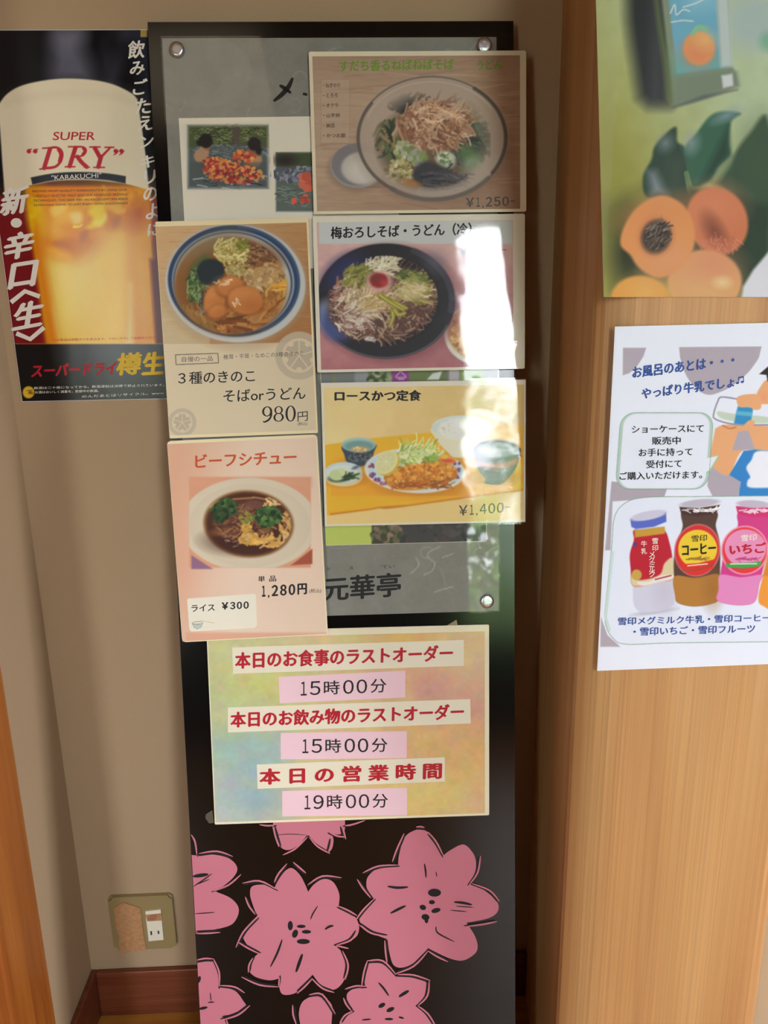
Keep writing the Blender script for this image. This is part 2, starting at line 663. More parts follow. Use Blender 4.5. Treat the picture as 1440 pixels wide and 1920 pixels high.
class Ink:
    """Collects letters and flat shapes lying on plane pl into ONE printed mesh."""
    def __init__(self, pl, h):
        self.pl, self.h, self.V, self.Fc, self.M = pl, h, [], [], []

    def add(self, uv, faces, mi=0, dh=0.0):
        n = len(self.V)
        dh = np.zeros(len(uv)) + dh
        for (u, v), d in zip(uv, dh):
            self.V.append(self.pl.P(u, v, self.h + d))
        for f in faces:
            self.Fc.append(tuple(n + i for i in f))
            self.M.append(mi)

    def text(self, s, p00, p10, hpx, bold=0.0, mi=0, up=None, em=False):
        """Ink box of the text: bottom-left photo point p00, bottom-right p10, height hpx."""
        v, f, z = glyphs(s, bold)
        if not len(v):
            return
        lo, hi = v.min(0), v.max(0)
        if em:
            lo, hi = np.array([lo[0], -0.12]), np.array([hi[0], 0.80])
        t = (v - lo) / np.maximum(hi - lo, 1e-6)
        a = self.pl.uv(*p00)
        e1 = self.pl.uv(*p10) - a
        ux, uy = up if up else (0, -1)
        e2 = self.pl.uv(p00[0] + ux * hpx, p00[1] + uy * hpx) - a
        self.add(a + t[:, :1] * e1 + t[:, 1:] * e2, f, mi, z)

    def glyph(self, ch, c, ex, ey, bold=0.0, mi=0):
        """One character whose ink box is centred at photo point c; ex, ey: full width and height vectors."""
        p00 = (c[0] - ex[0] / 2 - ey[0] / 2, c[1] - ex[1] / 2 - ey[1] / 2)
        v, f, z = glyphs(ch, bold)
        lo, hi = v.min(0), v.max(0)
        t = (v - lo) / np.maximum(hi - lo, 1e-6)
        a = self.pl.uv(*p00)
        e1 = self.pl.uv(p00[0] + ex[0], p00[1] + ex[1]) - a
        e2 = self.pl.uv(p00[0] + ey[0], p00[1] + ey[1]) - a
        self.add(a + t[:, :1] * e1 + t[:, 1:] * e2, f, mi, z)

    def price(self, s, p00, p10, hpx, bold=0.0, mi=0):
        """A price set figure by figure in even cells between two photo points."""
        cw = {',': 0.34, '-': 0.5, '￥': 0.95, '円': 1.05, '１': 0.52, '時': 1.1, '分': 1.1}
        tot = sum(cw.get(c, 0.74) for c in s)
        dx, dy = (p10[0] - p00[0]) / tot, (p10[1] - p00[1]) / tot
        x = 0.0
        for c in s:
            w = cw.get(c, 0.74)
            k, mid = x + w / 2, hpx * 0.5
            fw, fh = 0.80 * w, hpx
            if c == ',':
                fw, fh, mid = 0.16, hpx * 0.28, hpx * 0.0
            elif c == '-':
                fw, fh = 0.4, hpx * 0.10
            elif c == '１':
                fw = 0.34
            self.glyph(c, (p00[0] + dx * k, p00[1] + dy * k - mid), (dx * fw, dy * fw), (0, -fh), bold, mi)
            x += w

    def shape(self, pts, mi=0, dh=0.0, umin=None, umax=None):
        uv = [self.pl.uv(x, y) for x, y in pts]
        if umin is not None:
            uv = [np.array([min(max(q[0], umin), umax), max(q[1], 0.002)]) for q in uv]
        A = sum(uv[i - 1][0] * uv[i][1] - uv[i][0] * uv[i - 1][1] for i in range(len(uv)))
        if A < 0:
            uv = uv[::-1]
        self.add(uv, [tuple(range(len(uv)))], mi, dh)

    def stroke(self, pts, wd, mi=0, dh=0.0, umin=None, umax=None, taper=True):
        p = np.array(pts, float)
        n = len(p)
        d = np.gradient(p, axis=0)
        d /= np.maximum(np.linalg.norm(d, axis=1, keepdims=True), 1e-6)
        nn = np.stack([-d[:, 1], d[:, 0]], 1)
        k = np.sin(np.linspace(0.12, math.pi - 0.12, n)) ** 0.5 if taper else np.ones(n)
        A, B = p + nn * (wd / 2 * k)[:, None], p - nn * (wd / 2 * k)[:, None]
        for i in range(n - 1):
            self.shape([A[i], A[i + 1], B[i + 1], B[i]], mi, dh, umin, umax)

    def build(self, name, m, parent, label=None):
        if not self.V:
            return None
        o = mesh_pf(name, self.V, self.Fc, parent, m, mi=self.M)
        if label:
            o['label'] = label
        return o


class Sheet:
    """A rectangular sheet fitted to its four corners (tl, tr, br, bl) on plane pl."""
    def __init__(self, pl, tl, tr, br, bl, name, label, cat='poster', group=None):
        c = [pl.uv(*q) for q in (tl, tr, br, bl)]
        a = (c[1] - c[0]) + (c[2] - c[3])
        a /= np.linalg.norm(a)
        self.w = (np.linalg.norm(c[1] - c[0]) + np.linalg.norm(c[2] - c[3])) / 2
        self.h = (np.linalg.norm(c[0] - c[3]) + np.linalg.norm(c[1] - c[2])) / 2
        m = sum(c) / 4
        A = pl.a * a[0] + pl.b * a[1]
        B = np.cross(pl.n, A)
        O = pl.P(*m) - A * self.w / 2 - B * self.h / 2
        self.pl = Plane(O, A, pl.n)
        self.root = empty(name, self.pl.P(self.w / 2, 0), label, cat, group)

    def px(self, x, y):
        return self.pl.uv(x, y)

    def rect(self, x0, y0, x1, y1):
        a, b, c, d = self.px(x0, y0), self.px(x1, y0), self.px(x1, y1), self.px(x0, y1)
        return (a[0] + d[0]) / 2, (b[0] + c[0]) / 2, (c[1] + d[1]) / 2, (a[1] + b[1]) / 2

    def paper(self, m, t=0.0004, inset=0.0, corner=0.0, name='paper_sheet'):
        return slab(name, self.pl, inset, self.w - inset, inset, self.h - inset, 0, t, m, self.root, corner=corner)

    def film(self, m, h=0.0009, corner=0.003, t=0.0001):
        return slab('laminate_film', self.pl, 0, self.w, 0, self.h, h, h + t, m, self.root, corner=corner)

# ================================================================== setting
M_wall = mat('wallpaper', L(176, 150, 120), 0.85, spec=0.2, bump=((260, 260, 420), 0.25))
M_dark_wall = mat('rear_wall_paint', L(60, 48, 36), 0.9, spec=0.2)
M_floor = wood_mat('floor_boards', (L(150, 92, 34), L(180, 116, 46), L(200, 134, 58)), (1.2, 40, 40), (3, 400, 400), 0.35, 0.2)
M_base = wood_mat('stained_baseboard', (L(92, 42, 24), L(112, 56, 34), L(126, 68, 42)), (2, 60, 60), (6, 500, 500), 0.3, 0.15)
M_post = wood_mat('orange_post_wood', (L(150, 80, 28), L(172, 98, 36), L(186, 112, 44)), (40, 40, 1.5), (500, 500, 6), 0.35, 0.15)
M_cedar = wood_mat('pillar_veneer', (L(176, 124, 76), L(190, 140, 88), L(200, 154, 102)), (24, 24, 0.8), (340, 340, 1.6), 0.5, 0.16)
M_ceil = mat('ceiling_boards', L(120, 84, 50), 0.9)
M_room = mat('dark_panelling', L(96, 62, 34), 0.8)
M_frame = mat('window_frame_metal', L(70, 66, 60), 0.4, metal=0.6)
M_ground = mat('garden_soil', L(120, 116, 92), 0.95, vary=((6, 6, 6), 0.3))
M_leaf = mat('leaf_green', L(96, 138, 58), 0.6, vary=((3, 3, 3), 0.5))
M_bark = mat('bark', L(80, 66, 52), 0.9)
M_white = mat('lamp_white', L(235, 232, 224), 0.5)

CX0 = -0.531
SX = SIDE_X
struct(box('floor', (-2.3, WIN_Y - 0.1, -0.05), (SX + 0.1, 0.12, 0), M_floor))
struct(box('ceiling', (-2.3, WIN_Y - 0.1, CEIL), (SX + 0.1, 0.12, CEIL + 0.05), M_ceil))
struct(box('wall_back', (CX0 - 0.15, 0, 0), (0.62, 0.1, CEIL), M_wall))
struct(box('wall_left_return', (CX0 - 0.13, -0.17, 0), (CX0, 0, CEIL), M_wall))
struct(box('wall_left_front', (-2.2, -0.285, 0), (CX0 - 0.12, -0.171, CEIL), M_room))
struct(box('wall_left', (-2.3, WIN_Y, 0), (-2.2, -0.1, CEIL), M_room))
struct(box('wall_right_front', (0.600, -0.26, 0), (SX, -0.16, CEIL), M_wall))
bm = bmesh.new()
for (y0, y1, z0, z1) in ((WIN_Y, SIDE_WIN[0], 0, CEIL), (SIDE_WIN[1], -0.16, 0, CEIL), (SIDE_WIN[0], SIDE_WIN[1], 0, SIDE_WIN[2]), (SIDE_WIN[0], SIDE_WIN[1], SIDE_WIN[3], CEIL)):
    add_box(bm, (SX, y0, z0), (SX + 0.1, y1, z1))
struct(bm_obj('wall_right', bm, None, M_room))
# wooden post at the mouth of the alcove
struct(box('trim_1', (CX0 - 0.12, -0.293, 0), (CX0 + 0.005, -0.170, CEIL), M_post, bevel=0.006))
# wide wooden pillar: side, softened corner, front, softened corner
pil = [(0.309, 0.0), (0.281, -0.306), (0.2835, -0.3125), (0.292, -0.319), (0.306, -0.3255), (0.322, -0.3305), (0.340, -0.333), (0.556, -0.333), (0.570, -0.328), (0.580, -0.316), (0.584, -0.30), (0.584, 0.0)]
pv = [(x, y, 0.0) for x, y in pil] + [(x, y, CEIL) for x, y in pil]
n_ = len(pil)
pf = [tuple(range(n_ - 1, -1, -1)), tuple(range(n_, 2 * n_))] + [(i, (i + 1) % n_, n_ + (i + 1) % n_, n_ + i) for i in range(n_)]
struct(mesh_pf('trim_2_pillar', pv, pf[:], None, M_cedar))
# baseboards
struct(box('baseboard_back', (CX0 + 0.011, -0.011, 0), (0.308, 0, 0.102), M_base, bevel=0.0025))
struct(box('baseboard_left', (CX0, -0.169, 0), (CX0 + 0.011, 0, 0.102), M_base, bevel=0.0025))

# rear wall with its openings, behind the viewer
bm = bmesh.new()
edge = -2.3
for (x0, x1, z0, z1) in sorted(WINDOWS):
    add_box(bm, (edge, WIN_Y - 0.1, 0), (x0, WIN_Y, CEIL))
    add_box(bm, (x0, WIN_Y - 0.1, 0), (x1, WIN_Y, z0))
    add_box(bm, (x0, WIN_Y - 0.1, z1), (x1, WIN_Y, CEIL))
    edge = x1
add_box(bm, (edge, WIN_Y - 0.1, 0), (SX + 0.1, WIN_Y, CEIL))
struct(bm_obj('wall_rear', bm, None, M_dark_wall))


def window_frame(name, lo, hi, ax):
    """Four bars and one mullion around an opening; ax: 0 runs along x, 1 along y."""
    bm = bmesh.new()
    t = 0.03
    a0, a1 = lo[ax], hi[ax]

    def bar(p0, p1, z0, z1):
        l, h = list(lo), list(hi)
        l[ax], h[ax], l[2], h[2] = p0, p1, z0, z1
        add_box(bm, l, h)
    bar(a0, a0 + t, lo[2], hi[2])
    bar(a1 - t, a1, lo[2], hi[2])
    bar(a0 + t, a1 - t, lo[2], lo[2] + t)
    bar(a0 + t, a1 - t, hi[2] - t, hi[2])
    if a1 - a0 > 0.5:
        bar((a0 + a1) / 2 - 0.015, (a0 + a1) / 2 + 0.015, lo[2] + t, hi[2] - t)
    return struct(bm_obj(name, bm, None, M_frame))


for k, (x0, x1, z0, z1) in enumerate(WINDOWS):
    window_frame('window_%d' % (k + 1), (x0, WIN_Y - 0.08, z0), (x1, WIN_Y - 0.03, z1), 0)
window_frame('window_3', (SX + 0.03, SIDE_WIN[0], SIDE_WIN[2]), (SX + 0.08, SIDE_WIN[1], SIDE_WIN[3]), 1)
struct(box('ground_outside', (-12, -16, -0.12), (14, WIN_Y - 0.1, -0.02), M_ground))
# garden foliage seen only in reflections
rg = np.random.default_rng(5)
V, Fs = [], []
for (cx, cy, cz, r, n) in ((0.9, -6.2, 0.6, 0.8, 700), (1.9, -6.6, 0.9, 1.0, 900), (3.2, -6.4, 1.0, 1.1, 600), (0.2, -7.2, 0.9, 0.9, 400), (-3.2, -7, 1.2, 1.3, 600), (1.5, -8.4, 2.0, 0.9, 500)):
    for _ in range(n):
        d = rg.normal(0, 1, 3)
        d = d / np.linalg.norm(d) * r * rg.uniform(0.5, 1) ** 0.5
        p = np.array([cx, cy, max(cz + d[2], 0.03)]) + np.array([d[0], d[1], 0])
        u = rg.normal(0, 1, 3)
        u /= np.linalg.norm(u)
        w = np.cross(u, rg.normal(0, 1, 3))
        w /= np.linalg.norm(w)
        s = rg.uniform(0.05, 0.11)
        i = len(V)
        V += [p - u * s, p - w * s * 0.45, p + u * s, p + w * s * 0.45]
        Fs.append((i, i + 1, i + 2, i + 3))
fol = mesh_pf('garden_foliage', V, Fs, None, M_leaf)
fol['kind'] = 'stuff'
fol['label'], fol['category'] = 'green garden foliage outside the window', 'foliage'

# ------------------------------------------------------------------ wall outlet
M_plate = mat('outlet_plate', L(150, 130, 88), 0.35)
M_insert = mat('outlet_insert', L(236, 228, 208), 0.4)
M_slot = mat('outlet_slot', L(46, 42, 40), 0.6)
M_tape = mat('old_tape', L(182, 134, 92), 0.7, bump=((160, 160, 160), 0.9), vary=((120, 120, 160), 0.4))
M_tape2 = mat('stained_tape', L(168, 112, 80), 0.7)
oc = [WALLP.uv(*q) for q in ((205, 1678), (325, 1672), (332, 1770), (216, 1777))]
ou0, ou1 = (oc[0][0] + oc[3][0]) / 2, (oc[1][0] + oc[2][0]) / 2
ov0, ov1 = (oc[2][1] + oc[3][1]) / 2, (oc[0][1] + oc[1][1]) / 2
out = empty('wall_outlet', ((ou0 + ou1) / 2, 0, ov0), 'beige wall outlet plate with brown tape patch, low on the wall above the baseboard', 'outlet')
slab('cover_plate', WALLP, ou0, ou1, ov0, ov1, 0, 0.008, M_plate, out, bevel=0.004, corner=0.008)


def wquad(pl, pts, h0, h1, name, m, parent):
    """A small flat piece with the outline given by photo points."""
    uv = [pl.uv(*p) for p in pts]
    n = len(uv)
    v = [pl.P(u, w, h0) for u, w in uv] + [pl.P(u, w, h1) for u, w in uv]
    f = [tuple(range(n)), tuple(range(2 * n - 1, n - 1, -1))] + [(i, n + i, n + (i + 1) % n, (i + 1) % n) for i in range(n)]
    o = mesh_pf(name, v, f, parent, m)
    bm = bmesh.new()
    bm.from_mesh(o.data)
    bmesh.ops.recalc_face_normals(bm, faces=bm.faces)
    bm.to_mesh(o.data)
    bm.free()
    return o


ko = 145.0 / 1440


def opx(*pts):
    return [(200 + x * ko, 1660 + y * ko) for x, y in pts]


ins = wquad(WALLP, opx((745, 410), (1030, 378), (1085, 935), (808, 960)), 0.0078, 0.0105, 'receptacle', M_insert, out)
wquad(WALLP, opx((750, 470), (1040, 440), (1045, 575), (785, 590)), 0.0105, 0.0107, 'peeled_tape', M_tape, ins)
wquad(WALLP, opx((790, 520), (850, 470), (965, 455), (960, 500), (930, 570), (795, 580)), 0.0107, 0.0108, 'tape_stain', M_tape2, ins)
for q in (((838, 775), (868, 770), (874, 840), (846, 846)), ((972, 768), (1000, 764), (1008, 820), (982, 828))):
    wquad(WALLP, opx(*q), 0.0105, 0.0107, 'socket_slot', M_slot, ins)
tp = wquad(WALLP, opx((165, 360), (270, 275), (350, 255), (460, 290), (655, 360), (680, 560), (705, 800), (740, 1000), (768, 1120), (640, 1150), (270, 1185), (255, 1000), (262, 870), (205, 720), (185, 520)), 0.0078, 0.0098, 'tape_patch', M_tape, out)
tp['label'] = 'wrinkled brown tape patch'

# ================================================================== signboard
M_black = mat('black_lacquer', L(14, 12, 12), 0.14, spec=0.4)
M_pink = mat('pink_print', L(198, 116, 132), 0.4, spec=0.4)
M_blackink = mat('black_ink', L(26, 24, 26), 0.5, spec=0.3)
M_washi = print_mat('washi_paper', 0.7, 0.2)
M_acrylic = film_mat('clear_acrylic', 0.03, 1.45, macro=0.05, strength=0.0, mscale=(4, 4, 4))
M_nut = mat('brushed_steel', L(205, 205, 208), 0.28, metal=1.0, bump=((500, 40, 500), 0.15))
BU0, BU1 = -0.2712, 0.2350
sb = empty('signboard', BOARDP.P((BU0 + BU1) / 2, 0), 'tall black signboard with pink flowers leaning against the beige wall', 'signboard')
slab('board_panel', BOARDP, BU0, BU1, 0, BLEN, -0.0195, 0, M_black, sb, bevel=0.001)
# grey washi sheet under clear acrylic, held by four steel nuts
c = [BOARDP.uv(*q) for q in ((304, 72), (931, 70), (935, 1145), (372, 1168))]
gu0, gu1, gv0, gv1 = c[0][0], (c[1][0] + c[2][0]) / 2, c[2][1], (c[0][1] + c[1][1]) / 2
wa = Art(290, 60, 1, 660, 1120, (142, 140, 133), 0.8, 3)
wa.noise(3, 30, 30)
wa.noise(2.5, 4, 4)
g = wa.rng
for _ in range(60):
    x, y, d = g.uniform(0, 660), g.uniform(0, 1120), g.uniform(0, 6.3)
    pts, bb = [], g.uniform(-0.5, 0.5)
    for k in range(10):
        pts.append((x, y))
        x += 6 * math.cos(d)
        y += 6 * math.sin(d)
        d += bb
        bb += g.uniform(-0.3, 0.3)
    wa.line(pts, g.uniform(1.0, 2.2), (184, 183, 180), 0.5)
for pts in ([(535, 965), (515, 975), (512, 985), (525, 995), (520, 1010), (505, 1018)], [(525, 1050), (540, 1045), (560, 1040)], [(490, 985), (495, 1000), (480, 1015)], [(540, 985), (560, 978)]):
    wa.line(cr(pts), 2.0, (196, 196, 194), 0.7)
print_mesh('washi_sheet', BOARDP, gu0, gu1, gv0, gv1, 0.0004, wa, M_washi, sb, 1.0, 0.002)
ink = Ink(BOARDP, 0.0006)
# brush written menu title and restaurant name
ink.stroke(cr([(513, 190), (528, 178), (541, 163), (549, 146)]), 9)
ink.stroke(cr([(524, 160), (534, 166), (546, 175)]), 7)
ink.stroke(cr([(568, 176), (576, 178)]), 5, taper=False)
ink.build('brush_title', M_blackink, sb)
ink = Ink(BOARDP, 0.0006)
ink.text('元華亭', (606, 1128), (752, 1118), 46, 0.03)
ink.text('か', (612, 1070), (620, 1069), 6)
ink.text('え', (655, 1068), (664, 1067), 6)
ink.text('てい', (716, 1066), (740, 1065), 6)
ink.build('brush_lettering', M_blackink, sb)
slab('acrylic_cover', BOARDP, gu0 - 0.001, gu1 + 0.001, gv0 - 0.001, gv1 + 0.001, 0.0030, 0.0048, M_acrylic, sb)


def nut(x, y):
    u, v = BOARDP.uv(x, y)
    bm = bmesh.new()
    prof = [(0.0102, 0.0005), (0.0102, 0.0066), (0.0094, 0.0078), (0.0075, 0.0083), (0.004, 0.0085)]
    rings = []
    for r, h in prof:
        rings.append([bm.verts.new(BOARDP.P(u + r * math.cos(a), v + r * math.sin(a), h)) for a in [2 * math.pi * k / 32 for k in range(32)]])
    for A, B in zip(rings[:-1], rings[1:]):
        for k in range(32):
            bm.faces.new((A[k], A[(k + 1) % 32], B[(k + 1) % 32], B[k]))
    bm.faces.new(rings[-1])
    bm.faces.new(rings[0][::-1])
    for f in bm.faces:
        f.smooth = len(f.verts) == 4
    return bm_obj('cap_nut', bm, sb, M_nut)


for q in ((333, 96), (907, 88), (912, 1126), (404, 1148)):
    nut(*q)


# the printed flowers
def fx(pts):
    return [(340 + x * 0.4444, 1520 + y * 0.4444) for x, y in pts]


def flower(lobes, strokes, seeds, lines):
    k = Ink(BOARDP, 0.0004)
    um, ux = BU0 + 0.0012, BU1 - 0.0012
    out = []
    for lb in lobes:
        out += cr(fx(lb), n=5)
    k.shape(out, 0, 0, um, ux)
    mid = np.mean(np.array([p for lb in lobes for p in lb], float), 0)
    for s in strokes:
        q = np.array(s, float)
        d = mid - q.mean(0)
        d /= np.linalg.norm(d)
        k.stroke(cr(fx([tuple(p + d * 9) for p in q]), n=4), 4.2, 1, 0.00025, um, ux)
        k.stroke(cr(fx(s), n=4), 3.2, 0, 0.0004, um, ux)
    for (x, y, rx, ry, an) in seeds:
        t = math.radians(an)
        k.shape(fx([(x + rx * math.cos(a) * math.cos(t) - ry * math.sin(a) * math.sin(t), y + rx * math.cos(a) * math.sin(t) + ry * math.sin(a) * math.cos(t)) for a in [2 * math.pi * i / 14 for i in range(14)]]), 1, 0.0003, um, ux)
    for s, w in lines:
        k.stroke(cr(fx(s), n=4), w, 1, 0.0003, um, ux)
    return k.build('printed_blossom', [M_pink, M_blackink], sb)


flower([[(915, 218), (920, 180), (942, 112), (985, 82), (1020, 80), (1047, 97), (1076, 142), (1100, 192)],
        [(1100, 192), (1140, 163), (1190, 142), (1226, 172), (1242, 210), (1240, 260), (1222, 302)],
        [(1222, 306), (1262, 325), (1310, 360), (1337, 395), (1331, 430), (1290, 455), (1203, 472)],
        [(1208, 480), (1237, 525), (1250, 570), (1238, 603), (1185, 632), (1120, 618), (1042, 580)],
        [(1038, 584), (1010, 612), (975, 645), (930, 662), (895, 650), (878, 600), (870, 545)],
        [(864, 540), (825, 525), (780, 505), (755, 472), (752, 448), (766, 418), (812, 370)],
        [(806, 364), (790, 340), (781, 318), (786, 280), (822, 246), (870, 234), (915, 232)]],
       [[(890, 215), (910, 160), (940, 95)], [(1040, 88), (1075, 130), (1105, 188)], [(765, 262), (830, 233), (915, 228)], [(742, 288), (765, 325), (800, 368)],
        [(1262, 190), (1250, 260), (1215, 310)], [(1225, 306), (1300, 335), (1342, 382)], [(1332, 466), (1275, 478), (1200, 488)], [(858, 545), (862, 600), (868, 642)],
        [(900, 688), (980, 655), (1040, 592)], [(1040, 590), (1080, 615), (1125, 636)], [(735, 462), (765, 420), (812, 372)], [(748, 478), (800, 515), (862, 528)], [(990, 68), (1008, 66), (1026, 70)]],
       [(1068, 345, 28, 17, 0), (1057, 385, 13, 9, 0), (1019, 407, 14, 11, 20), (1074, 420, 20, 10, -15), (1030, 448, 17, 13, 10), (1034, 462, 8, 12, 0)],
       [([(1025, 222), (1030, 250), (1032, 282)], 3.5), ([(1074, 256), (1078, 278)], 2), ([(870, 318), (912, 324), (957, 321)], 5), ([(882, 432), (915, 415), (947, 400)], 5),
        ([(1150, 384), (1190, 388), (1226, 396)], 5), ([(1135, 419), (1205, 425)], 2), ([(1158, 402), (1232, 407)], 2), ([(1075, 487), (1082, 515), (1152, 552)], 3)])
flower([[(392, 326), (412, 288), (440, 252), (468, 242), (500, 270), (522, 310), (535, 342)],
        [(535, 342), (560, 310), (600, 288), (640, 300), (666, 350), (664, 402)],
        [(664, 402), (708, 420), (740, 458), (750, 500), (730, 538), (655, 572)],
        [(658, 576), (682, 602), (700, 650), (692, 702), (670, 738), (640, 755), (598, 745), (553, 690)],
        [(553, 692), (520, 735), (478, 770), (430, 775), (414, 748), (412, 705)],
        [(410, 708), (370, 715), (312, 700), (285, 670), (296, 630), (328, 600)],
        [(324, 598), (282, 570), (260, 528), (277, 488), (322, 442)],
        [(318, 440), (300, 392), (290, 350), (300, 318), (350, 312), (392, 328)]],
       [[(392, 302), (410, 265), (446, 222)], [(472, 216), (500, 240), (526, 262)], [(258, 305), (330, 295), (402, 330)], [(270, 362), (285, 400), (312, 437)], [(533, 312), (595, 275), (676, 282)],
        [(664, 402), (705, 420), (742, 442)], [(230, 577), (262, 510), (320, 450)], [(238, 552), (280, 578), (328, 602)], [(283, 682), (286, 650), (302, 620)], [(254, 700), (330, 734), (412, 742)],
        [(411, 740), (414, 702)], [(488, 770), (520, 742), (552, 708)], [(550, 706), (595, 748), (646, 766)], [(680, 590), (704, 650), (692, 712)], [(652, 568), (706, 580)], [(655, 566), (715, 545), (745, 505)]],
       [(460, 484, 11, 20, 0), (506, 487, 19, 7, 0), (480, 518, 12, 18, 20), (528, 510, 20, 8, 0), (515, 551, 28, 11, 0)],
       [([(576, 400), (556, 432), (545, 458)], 2.6), ([(606, 500), (624, 488), (642, 484)], 4.5), ([(426, 542), (405, 600), (376, 658)], 4), ([(511, 603), (498, 640), (484, 680)], 6)])
flower([[(775, 742), (772, 685), (790, 640), (830, 634), (870, 650), (902, 692)], [(902, 696), (960, 694), (1010, 705), (1036, 732), (1030, 780), (990, 822)],
        [(990, 824), (1030, 842), (1058, 880), (1072, 940), (1040, 985), (960, 960)], [(955, 965), (930, 1010), (870, 1040), (820, 1020), (800, 960)],
        [(795, 960), (740, 985), (680, 960), (668, 905), (688, 862), (722, 842)], [(720, 838), (700, 800), (702, 768), (738, 746), (775, 742)]],
       [[(760, 742), (770, 680), (785, 632)], [(783, 632), (850, 632), (906, 690)], [(912, 690), (980, 692), (1050, 715)], [(1046, 716), (1038, 780), (998, 822)], [(998, 822), (1040, 855), (1072, 905)],
        [(690, 752), (735, 738), (776, 740)], [(684, 788), (695, 815), (716, 842)], [(668, 895), (690, 862), (722, 846)]],
       [(846, 820, 16, 9, -30), (882, 838, 18, 9, -25), (876, 878, 18, 5, 0), (928, 872, 12, 4, 15)],
       [([(832, 724), (855, 750), (875, 780)], 4), ([(918, 784), (940, 770), (960, 758)], 6), ([(762, 882), (800, 878)], 3)])
flower([[(40, 640), (75, 634), (127, 630), (157, 690), (158, 738)], [(160, 742), (225, 758), (260, 800), (272, 826), (230, 850), (178, 868)], [(182, 880), (200, 940), (170, 1010), (60, 1020)], [(20, 1000), (20, 660)]],
       [[(62, 630), (100, 622), (135, 624)], [(135, 622), (160, 680), (160, 742)], [(162, 736), (225, 742), (268, 768)], [(290, 820), (240, 860), (172, 882)], [(190, 880), (198, 910), (188, 930)]],
       [(74, 712, 8, 16, 20), (92, 832, 20, 6, -12)], [([(122, 766), (126, 802)], 2), ([(112, 808), (140, 806)], 2.5), ([(172, 868), (210, 862)], 3)])
flower([[(20, 185), (75, 188), (130, 184), (200, 200), (236, 240), (216, 285), (148, 340)], [(148, 342), (208, 368), (242, 410), (230, 460), (188, 490), (60, 514), (20, 512)], [(10, 500), (10, 190)]],
       [[(42, 100), (58, 130), (66, 186)], [(74, 180), (150, 170), (218, 192)], [(135, 338), (200, 312), (252, 268)], [(62, 517), (110, 516), (165, 512)]],
       [(82, 272, 34, 8, -8)], [([(50, 320), (95, 290), (130, 264)], 2.4), ([(60, 312), (120, 288)], 2), ([(58, 434), (100, 431), (142, 428)], 2)])
flower([[(385, 20), (388, 60), (398, 105), (416, 150), (450, 166), (492, 146), (530, 104)], [(530, 104), (560, 132), (602, 166), (632, 166), (642, 122), (630, 92)], [(630, 92), (662, 100), (688, 86), (690, 20)]],
       [[(330, 58), (362, 62), (394, 60)], [(386, 64), (398, 110), (412, 152)], [(428, 186), (480, 160), (532, 110)], [(540, 110), (575, 150), (628, 180)], [(626, 92), (660, 106), (692, 110)], [(690, 62), (720, 58), (775, 40)], [(636, 120), (630, 150), (622, 178)], [(680, 64), (694, 120)]],
       [], [([(402, 102), (460, 98), (530, 102)], 1.2)])
flower([[(560, 778), (600, 784), (634, 818), (636, 860), (628, 930), (600, 1000)], [(595, 1000), (540, 1000), (510, 930), (496, 858), (512, 805), (560, 778)]],
       [[(470, 818), (472, 860), (486, 902)], [(538, 776), (595, 774), (650, 856)]], [], [([(638, 850), (650, 858)], 3)])

# ================================================================== sheets on the signboard
M_cream = mat('cream_paper', L(240, 228, 200), 0.55, spec=0.3)
M_cream2 = mat('warm_white_paper', L(238, 230, 212), 0.55, spec=0.3)
M_white_p = mat('white_paper', L(232, 234, 244), 0.5, spec=0.3)
M_photo = print_mat('photo_ink', 0.5, 0.3)
M_matte = print_mat('matte_ink', 0.55, 0.25)
M_film = film_mat('laminate_gloss', 0.05, 1.55, (70, 70, 420), 0.012, 0.10)
M_film_soft = film_mat('laminate_satin', 0.22, 1.35, (60, 60, 200), 0.1, 0.1)
M_ink = mat('dark_print', L(30, 28, 32), 0.5, spec=0.3)
M_greyink = mat('grey_print', L(92, 84, 82), 0.5, spec=0.3)
M_green = mat('green_print', L(116, 164, 52), 0.5, spec=0.3)
M_orange = mat('orange_print', L(206, 84, 40), 0.5, spec=0.3)
M_red = mat('red_print', L(190, 24, 44), 0.5, spec=0.3)
M_blue = mat('blue_print', L(44, 78, 152), 0.5, spec=0.3)
M_whiteink = mat('white_print', L(236, 230, 220), 0.5, spec=0.3)
M_gold = mat('gold_print', L(226, 186, 52), 0.5, spec=0.3)
M_pale = mat('pale_emblem', L(198, 184, 162), 0.5, spec=0.3)
UNDER = BOARDP.up(0.0008)
ON = BOARDP.up(0.0089)
PH = 0.00055     # print lies this far above the sheet's plane
TH = 0.00075     # lettering
FH = 0.0011      # laminate film


def photo(sh, x0, y0, x1, y1, art, m=M_photo, name='photo_print', gain=1.0, h=PH, pitch=0.00062):
    u0, u1, v0, v1 = sh.rect(x0, y0, x1, y1)
    return print_mesh(name, sh.pl, max(u0, 0.0006), min(u1, sh.w - 0.0006), max(v0, 0.0006), min(v1, sh.h - 0.0006), h, art, m, sh.root, gain, pitch)


